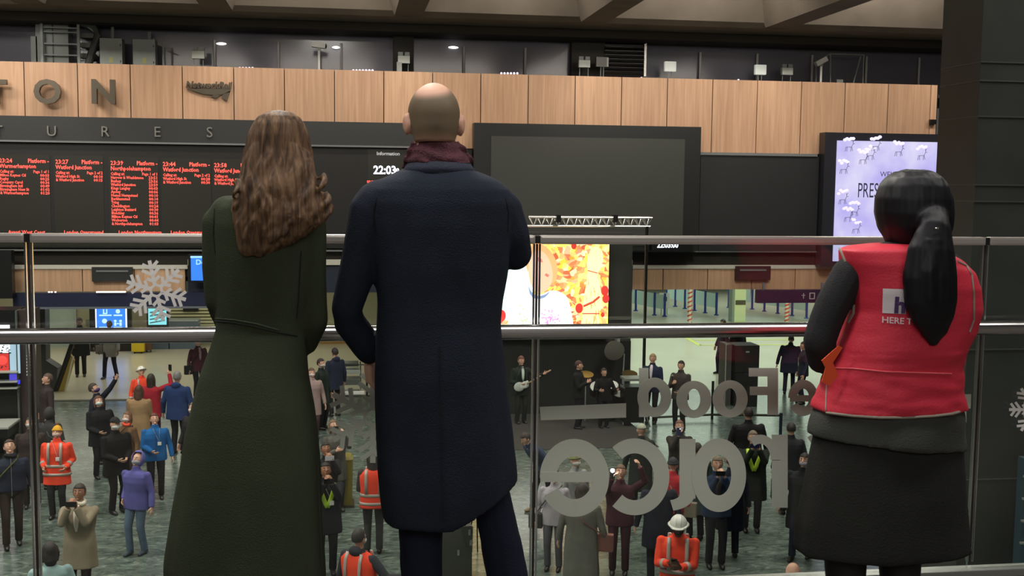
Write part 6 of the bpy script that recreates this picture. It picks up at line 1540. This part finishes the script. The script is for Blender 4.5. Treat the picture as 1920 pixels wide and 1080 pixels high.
held_phone('phone with dazzling flash between letters e and c', r, (-.12, -.35, 1.70), (0, 0, 0), (30, 30, 34), 90)
r, U, H, HR, hc = crowd(1203, 794, 'person in white cap and dark coat under the letter d', 1.7, face=170, top=(44, 50, 46), style='coat', legs=BK, hat=('cap', (172, 176, 156)), hair=(80, 72, 60))
r, U, H, HR, hc = crowd(1275, 788, 'masked person in dark jacket holding a lit phone under the letter o', 1.68, face=-10, look=15, top=(54, 50, 46), legs=BK, hair=(110, 78, 62), mask=(206, 186, 190), L='phone')
held_phone('lit phone screen under the letter o', r, (-.06, -.34, 1.60), (0, 0, 0), (60, 70, 110), 5)
crowd(1262, 858, 'person in bright red jacket between letters c and a', 1.64, face=150, top=(196, 52, 62), style='jacket', legs=(70, 30, 44), hair=(50, 44, 42), hat=('beanie', (52, 54, 60)), bag=(150, 140, 120))
r, U, H, HR, hc = crowd(1346, 856, 'man in navy jacket photographing through the hole of letter a', 1.78, face=-8, look=10, top=(38, 54, 78), style='jacket', hem=.82, legs=(36, 38, 42), hair=(120, 104, 88), L='phone', R='phone', shirt=(70, 60, 56), skin=SKIN, wide=1.08)
held_phone('dark phone before the face of the man in navy jacket', r, (-.02, -.34, 1.57), (0, PI / 2, 0))
crowd(1404, 764, 'tall person in black with dark curly hair, back to camera, at the barrier', 1.8, face=178, top=(36, 34, 36), style='coat', hem=.62, legs=BK, hair=(44, 34, 32), wide=1.3)
r, U, H, HR, hc = crowd(1413, 808, 'person in long black coat and yellow hi-vis bib taking a photo', 1.78, face=-12, look=14, top=(34, 40, 36), style='coat', hem=.56, legs=(28, 30, 32), hair=(120, 108, 90), vbib=True, L='phone', R='phone', wide=1.15, skin=SKIN)
held_phone('dark blue phone held by the person in yellow bib', r, (-.02, -.34, 1.57), (0, PI / 2, 0), (34, 34, 80))
bgp = thing('carrier_bag', 'dark green carrier bag with white handles beside yellow bib', 'bag', at_local(r, (.40, -.14, .96)), r.rotation_euler.z)
obj('bag_body', box(bmesh.new(), -.1, .1, -.05, .05, -.34, 0, .02), mat('bag_green', (30, 92, 72), .5), bgp, smooth=False)
obj('handle', tube(bmesh.new(), [(-.07, 0, 0), (-.06, 0, .14), (.0, 0, .2), (.06, 0, .14), (.07, 0, 0)], .012, 6), WHITE, bgp, smooth=True)
crowd(1372, 850, 'person in midnight blue trousers and coat behind letter a', 1.72, face=165, top=(30, 32, 48), style='coat', legs=(26, 28, 42), hair=(40, 34, 30))
crowd(1508, 850, 'masked person in black coat at the edge of the red tabard skirt', 1.74, face=-40, look=12, top=(38, 40, 42), style='coat', hem=.5, legs=(34, 38, 52), hair=(44, 40, 40), mask=(168, 160, 176), stride=.3, wide=1.15)
crowd(1484, 792, 'person in charcoal coat behind the letter r', 1.72, face=170, top=(52, 54, 58), style='coat', hem=.6, legs=(38, 36, 38), hair=(50, 46, 44))
crowd(1237, 880, 'person in navy coat with back turned between letter c and hard hat', 1.74, face=175, top=(38, 42, 54), style='coat', hem=.56, legs=(34, 34, 42), hair=(46, 38, 34), wide=1.1)
r, U, H, HR, hc = crowd(1273, 962, 'man in orange hi-vis jacket and white hard hat looking down at phone', 1.78, face=-18, look=-22, top=OR, style='jacket', hem=.72, legs=(40, 42, 50), hat=('hardhat', (228, 228, 220)), hair=(40, 32, 28), bands=BD, skin=SKIN2, mask=(24, 22, 24), L=(-.10, -.28, 1.18), R=(.04, -.30, 1.14), wide=1.08)
held_phone('black phone in the hands of man with hard hat', r, (-.04, -.34, 1.22), (.7, 0, 0))
crowd(1487, 1054, 'bald person at the bottom edge under the letter r', 1.74, face=20, top=(60, 60, 64), legs=BK, hstyle='none', skin=SKIN)
crowd(1040, 880, 'person in pale lilac top left of letter e', 1.6, face=-20, look=5, top=(176, 170, 178), legs=(90, 90, 96), hair=(70, 56, 48), bag=(60, 60, 56))
crowd(1308, 830, 'person in teal-grey coat seen from behind left of letter a', 1.68, face=178, top=(70, 86, 82), style='coat', legs=BK, hair=(58, 50, 46))
